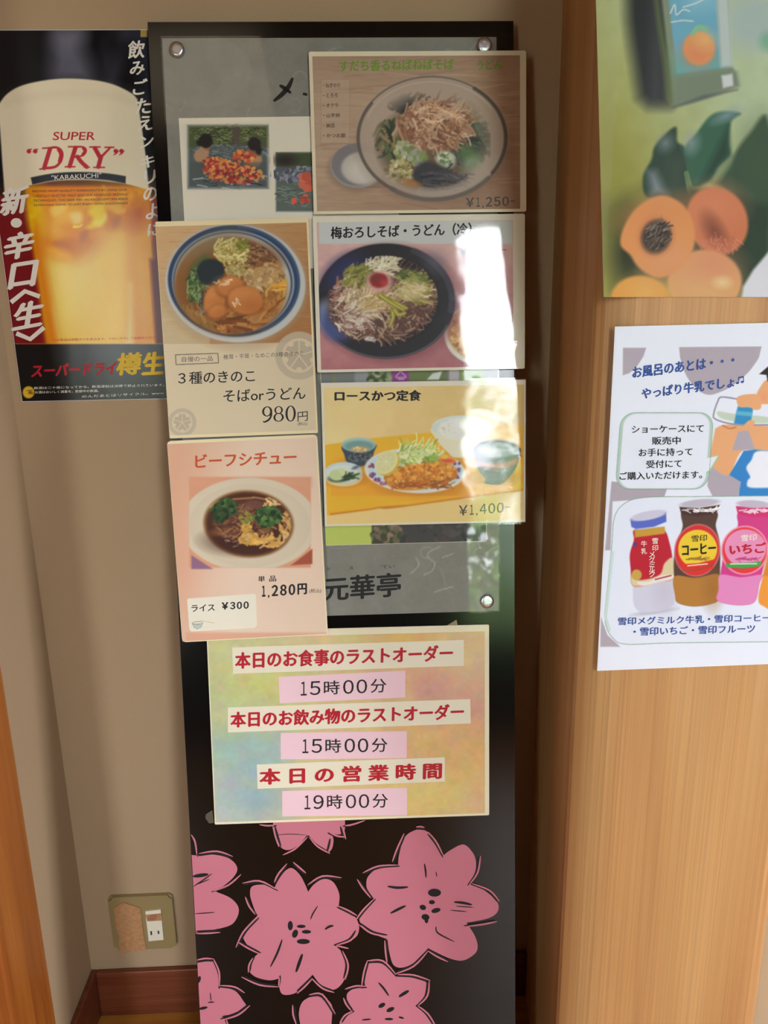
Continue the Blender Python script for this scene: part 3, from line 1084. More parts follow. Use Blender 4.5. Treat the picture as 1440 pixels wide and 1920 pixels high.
# ---- leaflet with two bathing photographs, under the acrylic
s = Sheet(UNDER, (334, 222), (742, 216), (752, 500), (352, 508), 'photo_leaflet', 'white leaflet with two small outdoor bath photographs, tucked under the clear acrylic of the signboard', 'leaflet')
s.paper(M_cream2)
A = Art(270, 20, 0.2431, 1440, 1646, (232, 226, 212), 1.5, 11)
A.rect(332, 880, 965, 1378, (92, 104, 104), soft=6)
A.rect(335, 882, 962, 1060, (84, 96, 62), soft=6)
A.strands(240, 650, 955, 300, 70, 40, 9, [(60, 72, 40), (112, 124, 78), (136, 146, 96), (70, 80, 60)], 0, 30)
A.rect(680, 890, 740, 1040, (94, 84, 76), 0.9, 8)
A.strands(110, 650, 1080, 300, 45, 60, 12, [(128, 140, 148), (104, 118, 124), (88, 96, 100)], 0, 15)
A.poly(cr([(400, 1160), (385, 1110), (430, 1060), (470, 1040), (500, 1080), (490, 1140), (440, 1170)], True), (190, 150, 118), 1, 6)
A.ell(488, 1035, 32, 45, (168, 122, 94), 1, 0, 4)
A.ell(478, 1005, 52, 55, (32, 28, 28), 1, 0, 6)
A.ell(430, 1020, 24, 22, (32, 28, 28), 1, 0, 6)
A.ell(850, 1150, 60, 60, (196, 150, 112), 1, 0, 8)
A.ell(838, 1070, 36, 48, (150, 106, 84), 1, 0, 5)
A.ell(850, 1030, 50, 52, (38, 32, 32), 1, 0, 6)
A.ell(885, 1080, 24, 36, (38, 32, 32), 1, 0, 6)
A.rect(340, 1170, 962, 1376, (82, 92, 96), 0.6, 8)
A.strands(60, 650, 1310, 300, 60, 80, 10, [(176, 184, 188), (60, 70, 74), (110, 122, 126)], 0, 15)
pal = [(204, 88, 64), (220, 142, 72), (190, 60, 62), (228, 168, 96), (150, 44, 52)]
A.dots(150, 590, 1190, 130, 45, 13, 21, pal, 0.7, 0.9, 1.0, 14)
A.dots(210, 690, 1255, 230, 75, 13, 21, pal, 0.7, 0.9, 1.0, 6)
A.dots(40, 770, 1130, 80, 50, 14, 22, pal, 0.8)
A.line([(326, 874), (970, 874), (970, 1384), (326, 1384), (326, 874)], 22, (232, 226, 212), 0.9, 14)
A.rect(1018, 1095, 1440, 1550, (96, 110, 104), soft=6)
A.rect(1020, 1098, 1440, 1200, (70, 84, 52), 1, 8)
A.ell(1090, 1155, 80, 40, (44, 38, 34), 1, 0, 20)
A.dots(120, 1180, 1265, 190, 55, 14, 26, [(134, 138, 160), (108, 112, 132), (160, 162, 176), (84, 88, 104)], 0.7)
A.strands(70, 1200, 1420, 200, 100, 70, 10, [(112, 128, 120), (84, 98, 90), (130, 142, 136)], 0, 12)
A.dots(10, 1250, 1330, 40, 50, 26, 40, [(222, 96, 70), (214, 110, 84)])
A.dots(10, 1210, 1460, 90, 40, 16, 28, [(222, 96, 80), (206, 84, 66)], 0.6)
photo(s, 347, 231, 507, 357, A)
photo(s, 514, 284, 600, 399, A)

# ---- leaflet showing only as strips between the menus
s = Sheet(UNDER, (606, 640), (908, 634), (914, 1015), (604, 1023), 'printed_leaflet', 'mostly hidden leaflet, its yellow-green block showing below the yellow pork cutlet menu', 'leaflet')
s.paper(M_cream2)
A = Art(595, 620, 1, 330, 420, (128, 128, 126), 1.3, 12)
A.rect(0, 0, 330, 420, (126, 127, 126))
A.line([(32, 60), (31, 110)], 4, (140, 138, 90))
A.rect(70, 62, 96, 110, (160, 164, 166), 0.8, 6)
A.rect(96, 50, 140, 120, (98, 118, 70), 1, 4)
A.dots(30, 118, 88, 22, 20, 4, 8, [(170, 184, 140), (70, 84, 50)], 0.7)
A.rect(140, 50, 172, 120, (150, 62, 146), 1, 2)
A.line([(147, 86), (156, 76), (166, 86)], 2, (226, 190, 226))
A.line([(148, 88), (166, 88)], 2, (226, 190, 226))
A.line([(152, 91), (162, 91)], 2.4, (226, 190, 226))
A.rect(172, 50, 242, 120, (116, 128, 76), 1, 4)
A.poly([(205, 92), (216, 80), (234, 76), (228, 92)], (226, 228, 222), 1, 2)
A.rect(247, 50, 266, 120, (196, 188, 190), 1, 3)
A.rect(268, 50, 312, 120, (142, 168, 84), 1, 3)
A.rect(0, 110, 330, 420, (96, 104, 78), 1, 4)
for k in range(60):
    A.line([(4 + k % 2, 150 + k * 4), (9, 150 + k * 4)], 1.6, (54, 50, 52))
A.rect(0, 350, 102, 420, (196, 210, 104), 1, 1)
A.rect(102, 350, 330, 420, (70, 68, 66), 1, 1)
A.dots(80, 130, 382, 30, 18, 3, 9, [(110, 100, 78), (92, 96, 60), (150, 120, 104), (60, 70, 44)], 0.7)
A.dots(30, 240, 382, 90, 20, 4, 10, [(58, 56, 56), (84, 78, 76)], 0.5)
A.blur(0.8)
photo(s, 604, 636, 914, 1024, A, pitch=0.0009)

# ---- menu: cold noodles in a glass bowl (top)
s = Sheet(ON, (577, 97), (988, 95), (985, 397), (590, 402), 'menu_sheet', 'laminated menu sheet picturing noodles in a clear glass bowl, green title, topmost on the signboard', 'menu', 'laminated menu sheets on the signboard')
s.paper(M_cream, corner=0.003)
A = Art(570, 80, 0.3056, 1440, 1113, (164, 140, 122), 1.5, 21)
A.grad((128, 100, 84), (178, 152, 130), 300, 80, 330, 330)
A.grad((178, 152, 130), (146, 108, 84), 500, 300, 1350, 1000, 0.75)
A.strands(150, 700, 560, 700, 480, 330, 7, [(150, 122, 102), (186, 160, 138), (136, 104, 84)], -2, 8, 0.15, 0.35)
A.noise(4, 120, 10)
A.ell(335, 778, 175, 128, (124, 96, 80), 0.7, 0, 26)
A.ell(330, 755, 168, 138, (150, 146, 148))
A.ell(330, 748, 160, 130, (124, 120, 124))
A.ell(355, 770, 126, 98, (188, 182, 174), 1, 0, 8)
A.ell(370, 790, 100, 72, (202, 196, 188), 1, 0, 20)
A.ell(800, 640, 455, 340, (120, 92, 76), 0.45, 0, 40)
A.ell(785, 580, 460, 378, (176, 160, 148), 0.75, 0, 4)
A.ell(790, 560, 430, 330, (184, 166, 150), 0.6, 0, 40)
A.ring(785, 585, 458, 376, 10, (108, 98, 92), 0.9)
A.ring(785, 585, 452, 370, 22, (78, 68, 64), 0.8, 0, -55, 35)
A.ring(785, 585, 452, 370, 20, (92, 84, 80), 0.8, 0, 120, 215)
A.ring(790, 600, 440, 362, 30, (104, 96, 92), 0.8, 0, 40, 125)
A.ring(785, 570, 420, 330, 8, (200, 190, 180), 0.6, 0, 200, 330)
A.ell(760, 640, 300, 250, (104, 86, 66), 0.9, 0, 30)
keep = A.c.copy()
A.strands(150, 620, 380, 110, 40, 60, 16, [(38, 42, 46), (54, 58, 58), (30, 34, 38)], 10, 60)
A.strands(170, 545, 560, 90, 100, 80, 18, [(58, 74, 50), (44, 56, 42), (92, 104, 74), (150, 126, 92)], 80, 60)
A.strands(140, 960, 420, 90, 80, 70, 14, [(110, 122, 92), (140, 138, 110), (168, 140, 108)], 30, 60)
A.strands(240, 1000, 600, 120, 110, 80, 16, [(56, 68, 62), (72, 88, 76), (92, 120, 84), (84, 82, 84)], 60, 70)
A.ell(785, 520, 190, 130, (148, 104, 78), 0.9, 0, 30)
A.strands(420, 790, 500, 215, 150, 90, 13, [(168, 122, 92), (190, 150, 120), (144, 98, 74), (206, 178, 154), (122, 84, 66), (176, 140, 116)], 20, 90)
A.strands(60, 790, 430, 150, 60, 90, 7, [(222, 196, 168), (206, 160, 124)], 10, 60)
A.dots(70, 620, 665, 60, 55, 12, 24, [(192, 196, 168), (160, 166, 120), (120, 130, 84)], 0.7)
A.dots(140, 590, 790, 90, 70, 9, 17, [(206, 200, 160), (160, 146, 90), (190, 182, 128), (110, 96, 60)], 0.8)
A.dots(60, 700, 705, 50, 40, 12, 24, [(160, 162, 150), (130, 150, 90)], 0.8)
A.ell(870, 720, 62, 52, (178, 190, 168), 1, 20, 10)
A.dots(34, 870, 715, 46, 40, 8, 14, [(222, 226, 206), (112, 132, 96), (198, 206, 184)], 0.8)
A.ell(1020, 690, 70, 44, (92, 124, 80), 0.9, 20, 20)
A.ell(1030, 740, 60, 40, (138, 156, 132), 0.9, -20, 20)
A.poly(cr([(665, 800), (740, 730), (850, 760), (960, 830), (1000, 860), (900, 890), (780, 905), (700, 880)], True), (60, 60, 66), 1, 14)
A.strands(50, 830, 830, 130, 50, 110, 10, [(76, 76, 82), (48, 48, 52), (100, 100, 104)], 10, 20)
A.ell(660, 865, 60, 22, (186, 124, 66), 0.9, 15, 10)
A.keep_outside(keep, 780, 620, 345, 290, 0, 50)
A.ring(790, 600, 400, 320, 60, (176, 164, 154), 0.45, 0, 20, 100)
A.blur(2.2)
A.rect(105, 225, 280, 620, (196, 176, 156), 0.25)
A.line([(105, 620), (105, 225), (280, 225), (280, 620), (105, 620)], 2, (134, 112, 98), 0.6)
photo(s, 590, 105, 975, 394, A, gain=1.2)
k = Ink(s.pl, TH)
k.text('すだち香るねばねばそば', (636, 135), (851, 131), 21, 0.03)
k.build('title_lettering', M_green, s.root, 'green title lettering')
k = Ink(s.pl, TH)
k.text('うどん', (894, 132), (942, 130), 19, 0.02)
k.build('title_lettering', M_green, s.root, 'green title lettering')
k = Ink(s.pl, TH)
for i, (t, w) in enumerate((('・ねぎのり', 31), ('・とろろ', 27), ('・オクラ', 28), ('・山芋卵', 31), ('・納豆', 22), ('・かつお節', 42))):
    y = 80 + 0.3056 * (277 + 61.5 * i)
    k.text(t, (606, y), (606 + w, y - 0.5), 8, 0.01)
k.build('list_lettering', M_ink, s.root)
k = Ink(s.pl, TH)
k.price('￥１,２５０-', (871, 389), (966, 386), 18, 0.03)
k.build('price_lettering', M_greyink, s.root)
s.film(M_film, FH)

# ---- menu: grated plum noodles in a black bowl (middle)
s = Sheet(ON, (586, 405), (982, 401), (986, 691), (595, 699), 'menu_sheet', 'laminated menu sheet picturing noodles with a red plum in a black bowl on pink', 'menu', 'laminated menu sheets on the signboard')
s.paper(M_cream2, corner=0.003)
A = Art(580, 390, 0.2986, 1440, 1105, (204, 160, 160), 1.5, 22)
A.grad((216, 176, 172), (176, 108, 116), 900, 230, 1000, 1000)
A.noise(4, 60, 30)
A.rect(60, 80, 1276, 226, (204, 206, 206), 1, 2)
A.ell(1060, 800, 212, 195, (150, 96, 92), 0.6, 0, 40)
A.ell(1065, 790, 218, 195, (224, 218, 208), 1, 0, 3)
A.ell(1065, 780, 196, 172, (198, 150, 100), 1, 0, 6)
A.strands(60, 1040, 700, 160, 80, 60, 16, [(206, 140, 96), (190, 126, 84)], 80, 60)
A.dots(320, 1070, 810, 180, 130, 10, 22, [(222, 178, 110), (196, 142, 80), (232, 198, 140), (170, 118, 66)], 0.7)
A.ell(505, 600, 440, 362, (120, 66, 74), 0.7, 0, 40)
A.ell(480, 585, 435, 362, (36, 32, 38), 1, 0, 4)
A.ring(480, 590, 424, 350, 10, (92, 92, 104), 0.9, 0, 25, 150)
A.ring(480, 582, 415, 345, 40, (70, 68, 82), 0.7, 0, -65, 10)
A.ell(785, 345, 60, 50, (96, 98, 116), 0.7, 40, 50)
A.ell(470, 580, 350, 285, (24, 22, 26), 1, 0, 8)
A.ell(250, 430, 150, 120, (44, 50, 104), 0.9, -30, 50)
A.ell(150, 690, 90, 120, (150, 164, 198), 0.9, -35, 24)
A.ell(170, 730, 90, 110, (62, 78, 138), 0.9, -35, 30)
A.ell(450, 600, 330, 235, (96, 66, 56), 0.95, -8, 24)
keep = A.c.copy()
A.strands(520, 440, 610, 345, 225, 110, 9, [(120, 84, 70), (160, 122, 100), (84, 56, 48), (186, 160, 134), (104, 66, 60)], -20, 70, 0.9, 0.9, -8)
A.strands(110, 250, 560, 130, 110, 70, 9, [(214, 206, 188), (190, 140, 120), (160, 110, 96)], -20, 60)
A.strands(100, 300, 440, 110, 70, 70, 11, [(140, 138, 62), (170, 164, 90), (104, 104, 48)], -30, 40)
A.strands(90, 450, 360, 100, 50, 80, 9, [(228, 222, 200), (206, 196, 160)], -30, 60)
A.strands(150, 310, 610, 100, 90, 80, 10, [(228, 220, 200), (206, 190, 156), (180, 150, 110)], -30, 60)
A.strands(120, 640, 520, 110, 70, 80, 11, [(222, 210, 176), (196, 176, 116), (150, 136, 70)], -10, 50)
A.strands(60, 620, 430, 90, 30, 70, 10, [(110, 124, 60), (160, 158, 80), (70, 84, 44)], 10, 30)
A.ell(400, 590, 80, 65, (206, 178, 124), 0.95, -20, 20)
A.ell(640, 520, 80, 55, (220, 202, 150), 0.7, 0, 20)
A.strands(120, 420, 590, 120, 70, 60, 7, [(230, 216, 180), (190, 160, 110)], -25, 40)
A.strands(70, 250, 700, 110, 60, 80, 9, [(196, 176, 160), (150, 110, 96), (222, 214, 204)], 20, 50)
for p in ([(450, 560), (530, 590), (610, 630)], [(440, 545), (520, 600), (590, 640)], [(520, 640), (525, 690), (505, 740)], [(535, 640), (560, 670), (600, 660)]):
    A.line(cr(p), (34, 22), (150, 140, 50))
    A.line(cr(p), (10, 6), (206, 196, 110))
A.ell(440, 465, 84, 68, (216, 170, 160), 0.9, 0, 16)
A.ell(436, 455, 56, 46, (150, 34, 38), 1, 0, 8)
A.ell(415, 445, 26, 18, (106, 60, 40), 0.7, 0, 14)
A.ell(470, 470, 22, 18, (196, 70, 66), 0.8, 0, 12)
A.keep_outside(keep, 458, 585, 350, 285, -6)
A.strands(14, 370, 820, 30, 20, 30, 6, [(220, 220, 222)], -10, 30)
A.blur(1.8)
photo(s, 598, 415, 962, 690, A, gain=1.12)
k = Ink(s.pl, TH)
k.text('梅おろしそば・うどん（冷）', (620, 449), (884, 441), 24, 0.035)
k.build('title_lettering', M_ink, s.root)
k = Ink(s.pl, TH)
k.price('￥１,１５０-', (858, 481), (950, 477), 17, 0.02)
k.build('price_lettering', M_greyink, s.root)
s.film(M_film, FH)

# ---- menu: pork cutlet set (bottom)
s = Sheet(ON, (595, 716), (989, 706), (989, 984), (608, 989), 'menu_sheet', 'laminated menu sheet picturing a fried pork cutlet set on a yellow mat', 'menu', 'laminated menu sheets on the signboard')
s.paper(M_cream2, inset=0.003)
A = Art(580, 690, 0.2986, 1440, 1072, (222, 194, 132), 1.5, 23)
A.grad((226, 200, 142), (206, 176, 108), 300, 150, 1300, 400)
A.noise(2, 60, 60)
A.poly([(90, 484), (400, 440), (770, 404), (1180, 360), (1380, 356), (1380, 765), (1180, 790), (1060, 808), (880, 832), (620, 868), (520, 892), (440, 880), (380, 892), (130, 926), (90, 930)], (236, 174, 40), 1, 3)
A.grad((240, 184, 48), (220, 146, 34), 600, 450, 640, 850, 0.7, (140, 600, 1290, 800))
A.poly([(130, 926), (380, 892), (440, 880), (520, 892), (620, 868), (880, 832), (1180, 790), (1340, 768), (1340, 760), (1180, 782), (880, 822), (620, 858), (440, 870), (380, 882), (130, 912)], (190, 116, 28), 0.9, 4)
for i in range(60):
    A.line([(140 + i * 20, 905 - i * 2.6), (150 + i * 20, 500 - i * 2.2)], 2.2, (204, 140, 30), 0.22)
A.poly([(90, 930), (380, 895), (620, 870), (880, 834), (1180, 792), (1380, 768), (1380, 1060), (90, 1060)], (222, 194, 130), 1, 3)
# small blue cup
A.ell(320, 600, 110, 36, (150, 96, 24), 0.6, 0, 30)
A.poly(cr([(206, 490), (220, 545), (238, 590), (290, 615), (360, 610), (390, 580), (405, 530), (418, 480), (310, 500)], True), (52, 66, 84), 1, 3)
A.dots(70, 320, 565, 75, 34, 6, 12, [(36, 46, 66), (88, 98, 104), (110, 100, 90)], 0.6)
A.ell(310, 482, 108, 46, (162, 190, 184))
A.ell(312, 492, 96, 36, (110, 148, 146), 1, 0, 6)
A.ell(318, 512, 54, 18, (196, 168, 112), 1, 0, 6)
A.dots(24, 320, 506, 44, 14, 6, 10, [(222, 200, 150), (180, 146, 90)], 0.7)
# pickle dish
A.ell(220, 690, 130, 56, (170, 110, 26), 0.6, 0, 20)
A.ell(215, 684, 120, 60, (214, 196, 150))
A.ell(215, 656, 120, 66, (190, 204, 206))
A.ell(210, 662, 104, 54, (206, 214, 210), 1, 0, 6)
A.ell(290, 625, 24, 10, (60, 78, 110), 0.8, -20, 5)
A.ell(200, 685, 80, 30, (52, 74, 44), 1, -8, 6)
A.ell(172, 672, 48, 36, (188, 200, 150), 1, 0, 4)
A.ell(222, 656, 46, 20, (200, 206, 160), 1, 30, 4)
A.strands(20, 240, 690, 40, 18, 40, 8, [(60, 90, 50), (40, 62, 36)], -20, 30)
# rice bowl
A.ell(960, 545, 90, 30, (180, 120, 30), 0.7, 0, 26)
A.poly(cr([(770, 380), (790, 440), (830, 490), (880, 540), (900, 560), (1000, 562), (1030, 540), (1080, 480), (1125, 420), (1142, 370), (960, 410)], True), (222, 216, 190), 1, 3)
A.poly([(1010, 540), (1080, 480), (1130, 420), (1142, 380), (1090, 440), (1000, 545)], (196, 186, 150), 0.7, 14)
A.ell(956, 370, 187, 72, (208, 218, 214))
A.ell(956, 378, 172, 60, (186, 200, 198), 1, 0, 6)
A.ell(955, 385, 148, 66, (236, 230, 216), 1, 0, 10)
A.dots(220, 955, 375, 140, 56, 7, 12, [(248, 244, 234), (226, 218, 200), (240, 234, 220)], 0.6)
# soup bowl
A.ell(1170, 690, 120, 36, (160, 100, 26), 0.7, 0, 26)
A.poly(cr([(1030, 500), (1036, 570), (1060, 640), (1100, 690), (1100, 720), (1140, 732), (1200, 730), (1240, 700), (1290, 640), (1318, 560), (1316, 500), (1175, 540)], True), (58, 44, 40), 1, 3)
A.poly([(1034, 572), (1040, 604), (1100, 628), (1180, 634), (1260, 620), (1304, 596), (1312, 560), (1250, 590), (1170, 602), (1090, 596)], (156, 66, 36), 1, 6)
A.ell(1174, 510, 146, 60, (40, 34, 32))
A.ell(1174, 516, 128, 48, (84, 96, 84), 1, 0, 6)
A.ell(1130, 520, 50, 14, (186, 160, 96), 0.9, 6, 10)
A.strands(40, 1200, 520, 80, 26, 60, 7, [(112, 126, 112), (60, 74, 62), (140, 150, 134)], 10, 20)
# dinner plate with cutlet
A.ell(670, 680, 320, 130, (170, 104, 24), 0.55, 2, 30)
A.ell(662, 645, 316, 140, (218, 216, 210), 1, 3, 3)
A.ell(662, 640, 300, 128, (188, 206, 210), 1, 3, 4)
A.ell(665, 645, 246, 100, (206, 216, 216), 1, 3, 8)
for t in (-60, -42, -22, 0, 22, 165, 150, 135, 118, 195):
    a = math.radians(t)
    A.dots(6, 662 + 276 * math.cos(a), 642 + 116 * math.sin(a), 26, 10, 8, 13, [(140, 62, 96), (96, 70, 130), (176, 110, 130)], 0.7)
A.strands(220, 660, 555, 130, 60, 80, 8, [(214, 220, 160), (186, 200, 110), (232, 234, 196), (150, 172, 80)], -15, 60)
A.strands(60, 760, 585, 60, 40, 60, 10, [(150, 176, 80), (120, 150, 60)], 10, 40)
A.poly(cr([(810, 570), (840, 540), (875, 545), (915, 572), (905, 600), (850, 605)], True), (230, 150, 70), 1, 5)
A.ell(865, 582, 46, 12, (206, 88, 56), 1, 4, 5)
A.ell(850, 556, 22, 14, (240, 190, 70), 1, 0, 5)
A.poly(cr([(470, 680), (480, 655), (560, 630), (660, 610), (780, 590), (880, 605), (925, 640), (920, 690), (850, 720), (740, 755), (640, 768), (540, 762), (490, 730)], True), (206, 134, 44), 1, 5)
A.dots(420, 700, 672, 225, 74, 8, 17, [(226, 158, 62), (196, 118, 34), (236, 180, 90), (170, 96, 28), (214, 142, 50)], 0.7, 0.85, 1.0, -4)
A.strands(60, 690, 735, 190, 24, 50, 9, [(150, 82, 24), (180, 104, 34)], -8, 20)
A.ell(496, 602, 62, 84, (196, 176, 84), 1, 40, 4)
A.ell(486, 592, 60, 82, (222, 210, 142), 1, 40, 4)
A.ell(482, 590, 50, 70, (206, 204, 154), 1, 40, 4)
for t in range(0, 360, 45):
    a = math.radians(t)
    A.line([(482, 590), (482 + 52 * math.cos(a), 590 + 52 * math.sin(a))], 4, (232, 226, 184), 0.6)
A.blur(1.3)
photo(s, 610, 724, 982, 979, A, gain=1.25)
k = Ink(s.pl, TH)
k.text('ロースかつ定食', (627, 753), (790, 752), 21, 0.05)
k.build('title_lettering', M_ink, s.root)
k = Ink(s.pl, TH)
k.price('￥１,４００-', (858, 967), (957, 960), 19, 0.015)
k.build('price_lettering', M_greyink, s.root)
s.film(M_film, FH)


# ---- serif figures drawn with thick and thin strokes
def oval(k, c, rx, ry, tx, ty, ux, mi=0):
    """A ring with thick sides (tx) and thin top (ty); ux: photo slope of the baseline."""
    n = 28
    for i in range(n):
        a, b = 2 * math.pi * i / n, 2 * math.pi * (i + 1) / n
        q = []
        for r0, r1, t in ((rx, ry, a), (rx, ry, b), (rx - tx, ry - ty, b), (rx - tx, ry - ty, a)):
            x, y = r0 * math.cos(t), r1 * math.sin(t)
            q.append((c[0] + x, c[1] + y + x * ux))
        k.shape(q, mi)


# ---- menu: three mushrooms noodles (portrait, upper)
s = Sheet(BOARDP.up(0.0089), (289, 416), (576, 408), (598, 812), (320, 822), 'menu_sheet', 'portrait menu sheet picturing mushroom noodles in a white and blue bowl', 'menu', 'portrait menu sheets on the signboard')
s.paper(mat('ivory_paper', L(240, 222, 180), 0.55, spec=0.3), corner=0.002)
A = Art(280, 400, 0.2361, 1440, 1779, (222, 205, 174), 1.5, 31)
A.rect(0, 0, 1440, 1035, (206, 164, 116))
A.grad((212, 174, 128), (176, 122, 72), 300, 100, 1250, 900, 1, (0, 0, 1440, 1035))
A.grad((208, 192, 156), (200, 160, 112), 200, 950, 420, 600, 0.85, (0, 560, 480, 1035))
A.strands(90, 700, 500, 720, 520, 420, 8, [(190, 142, 94), (224, 188, 144), (176, 124, 76)], 4, 6, 0.12, 0.4)
A.noise(3, 100, 12, (0, 0, 1440, 1035))
A.poly([(0, 1052), (1440, 1018), (1440, 1779), (0, 1779)], (222, 205, 174), 1, 2)
A.ell(720, 600, 550, 455, (150, 110, 70), 0.5, 0, 50)
A.ell(685, 556, 556, 468, (204, 206, 204), 1, 6, 4)
A.ell(685, 556, 556, 468, (196, 200, 200), 0.5, 6, 30)
A.ell(672, 538, 525, 442, (48, 68, 100), 1, 5, 4)
A.ring(672, 538, 512, 430, 16, (70, 100, 150), 0.6, 5, -90, 60)
A.ell(666, 544, 486, 408, (176, 188, 200), 1, 5, 4)
A.ell(664, 546, 474, 400, (46, 66, 98), 1, 5, 4)
A.ell(662, 552, 462, 394, (196, 194, 184), 1, 5, 4)
A.ell(640, 575, 440, 385, (150, 104, 56), 1, 5, 10)
A.ell(520, 300, 260, 130, (140, 122, 96), 0.8, -25, 40)
A.ell(650, 620, 410, 330, (132, 84, 42), 1, 5, 40)
A.ell(860, 330, 190, 90, (116, 72, 44), 0.9, 20, 30)
keep = A.c.copy()
A.strands(150, 900, 340, 170, 80, 90, 14, [(112, 72, 46), (146, 104, 68), (90, 56, 36), (172, 132, 92)], 15, 30)
A.strands(170, 900, 520, 170, 120, 90, 20, [(176, 130, 80), (204, 168, 116), (150, 104, 58), (214, 186, 140)], 20, 50)
A.strands(60, 1010, 640, 90, 130, 110, 18, [(196, 140, 66), (220, 170, 84), (160, 106, 50)], 100, 30, 0.6)
A.strands(90, 830, 830, 260, 90, 170, 22, [(172, 114, 56), (196, 142, 80), (140, 86, 40)], -20, 25, 0.5)
A.strands(40, 560, 880, 170, 50, 130, 30, [(190, 130, 70), (150, 92, 44), (116, 68, 32)], 20, 30, 0.3)
A.strands(50, 370, 800, 130, 110, 120, 20, [(146, 108, 60), (164, 120, 66)], 70, 30, 0.4)
A.dots(30, 900, 500, 120, 60, 18, 34, [(212, 182, 132), (186, 148, 96)], 0.8)
A.strands(16, 1010, 580, 70, 40, 110, 14, [(232, 168, 62), (248, 196, 90)], -5, 25)
A.poly(cr([(330, 430), (430, 340), (470, 350), (480, 420), (420, 560), (400, 690), (330, 690), (310, 560)], True), (84, 104, 58), 1, 20)
A.strands(110, 370, 560, 70, 130, 50, 12, [(96, 122, 66), (60, 84, 46), (140, 160, 110)], 60, 60)
A.poly(cr([(380, 440), (440, 370), (540, 370), (590, 420), (590, 500), (540, 560), (470, 570), (400, 540)], True), (42, 50, 56), 1, 8)
A.strands(50, 440, 680, 50, 70, 60, 10, [(40, 52, 62), (150, 160, 160), (28, 34, 40)], 70, 40)
A.strands(300, 630, 300, 125, 85, 70, 13, [(208, 192, 118), (180, 160, 84), (226, 214, 150), (150, 128, 66)], 10, 70)
A.strands(70, 680, 450, 80, 60, 60, 12, [(206, 190, 130), (170, 146, 84)], 30, 70)
A.strands(22, 720, 240, 50, 30, 50, 12, [(110, 116, 44), (140, 140, 60)], 20, 60)
for (x, y, rx, ry, an) in ((520, 690, 84, 120, 15), (645, 580, 105, 78, -5), (765, 690, 140, 112, 8), (540, 780, 70, 50, -20)):
    A.ell(x, y + 8, rx + 6, ry + 6, (104, 58, 26), 0.8, an, 16)
    A.ell(x, y, rx, ry, (204, 128, 66), 1, an, 8)
    A.ell(x - rx * .2, y - ry * .25, rx * .6, ry * .5, (220, 146, 84), 0.8, an, 40)
    A.ell(x + rx * .3, y + ry * .4, rx * .6, ry * .4, (172, 98, 42), 0.7, an, 40)
A.strands(12, 590, 560, 90, 40, 40, 7, [(246, 226, 200)], -20, 30)
A.strands(6, 690, 680, 40, 40, 40, 9, [(246, 220, 196)], 50, 30)
A.keep_outside(keep, 650, 575, 442, 385, 5)
A.blur(1.8, (0, 0, 1440, 1030))
# pale family-crest emblems
def crest(cx, cy, r):
    A.ell(cx, cy, r, r, (197, 183, 160), 0.9, 0, 3)
    A.ell(cx, cy, r * .72, r * .72, (222, 205, 174), 1, 0, 3)
    A.ell(cx, cy, r * .62, r * .62, (190, 176, 154), 0.9, 0, 3)
    for i in range(5):
        a = math.radians(72 * i - 90)
        A.line([(cx, cy), (cx + r * .6 * math.cos(a), cy + r * .6 * math.sin(a))], r * .05, (222, 205, 174))
        A.ell(cx + r * .6 * math.cos(a + .63), cy + r * .6 * math.sin(a + .63), r * .12, r * .12, (222, 205, 174))
crest(1190, 1130, 190)
crest(262, 1660, 112)
A.line([(208, 1124), (545, 1112), (550, 1188), (213, 1202), (208, 1124)], 6, (104, 94, 84))
photo(s, 297, 421, 584, 812, A, M_matte)
k = Ink(s.pl, TH)
k.text('自慢の一品', (341, 679), (399, 677), 10, 0.0)
k.text('椎茸・平茸・なめこの3種のきのこ', (419, 674), (569, 667), 9, 0.0)
k.build('caption_lettering', M_greyink, s.root)
k = Ink(s.pl, TH)
k.text('３種のきのこ', (334, 721), (478, 716), 23, 0.012)
k.text('そばorうどん', (419, 754), (573, 748), 23, 0.012)
k.build('title_lettering', M_ink, s.root)
k = Ink(s.pl, TH)
ux = -0.035
oval(k, (501, 771.5), 9.5, 9.5, 4.0, 1.6, ux)
k.stroke(cr([(508, 768), (509, 777), (505, 786), (497, 791), (493, 790)]), 3.6, taper=True)
oval(k, (522.5, 769), 8.0, 7.4, 3.2, 1.5, ux)
oval(k, (522.5, 782.5), 9.8, 8.2, 3.8, 1.5, ux)
oval(k, (545, 775.5), 9.8, 15.0, 4.2, 1.6, ux)
k.text('円', (558, 791), (577, 789), 18, -0.008)
k.text('(税込)', (558, 799), (576, 798), 7, 0.0)
k.build('price_lettering', M_ink, s.root)

# ---- menu: beef stew (portrait, lower)
s = Sheet(BOARDP.up(0.0099), (314.5, 825), (597, 816), (612.5, 1188), (340.5, 1206), 'menu_sheet', 'portrait pink menu sheet picturing beef stew on a white plate', 'menu', 'portrait menu sheets on the signboard')
s.paper(mat('ivory_paper_b', L(242, 226, 186), 0.55, spec=0.3), corner=0.006)
A = Art(300, 800, 0.2361, 1440, 1779, (230, 198, 172), 1.5, 32)
A.grad((226, 176, 146), (234, 208, 184), 140, 300, 620, 420, 1)
A.ell(180, 1180, 190, 420, (220, 150, 122), 0.55, 0, 200)
A.ell(900, 1300, 400, 300, (236, 206, 186), 0.7, 0, 200)
A.rect(205, 1635, 1330, 1700, (224, 164, 136), 0.8, 8)
A.rect(232, 400, 1198, 1120, (222, 160, 128), 1, 3)
A.poly([(250, 1020), (250, 1130), (420, 1130)], (150, 108, 136), 1, 4)
A.poly([(1210, 970), (1210, 1090), (1040, 1100)], (168, 86, 62), 1, 4)
A.rect(232, 410, 1198, 470, (224, 164, 132), 0.8, 20)
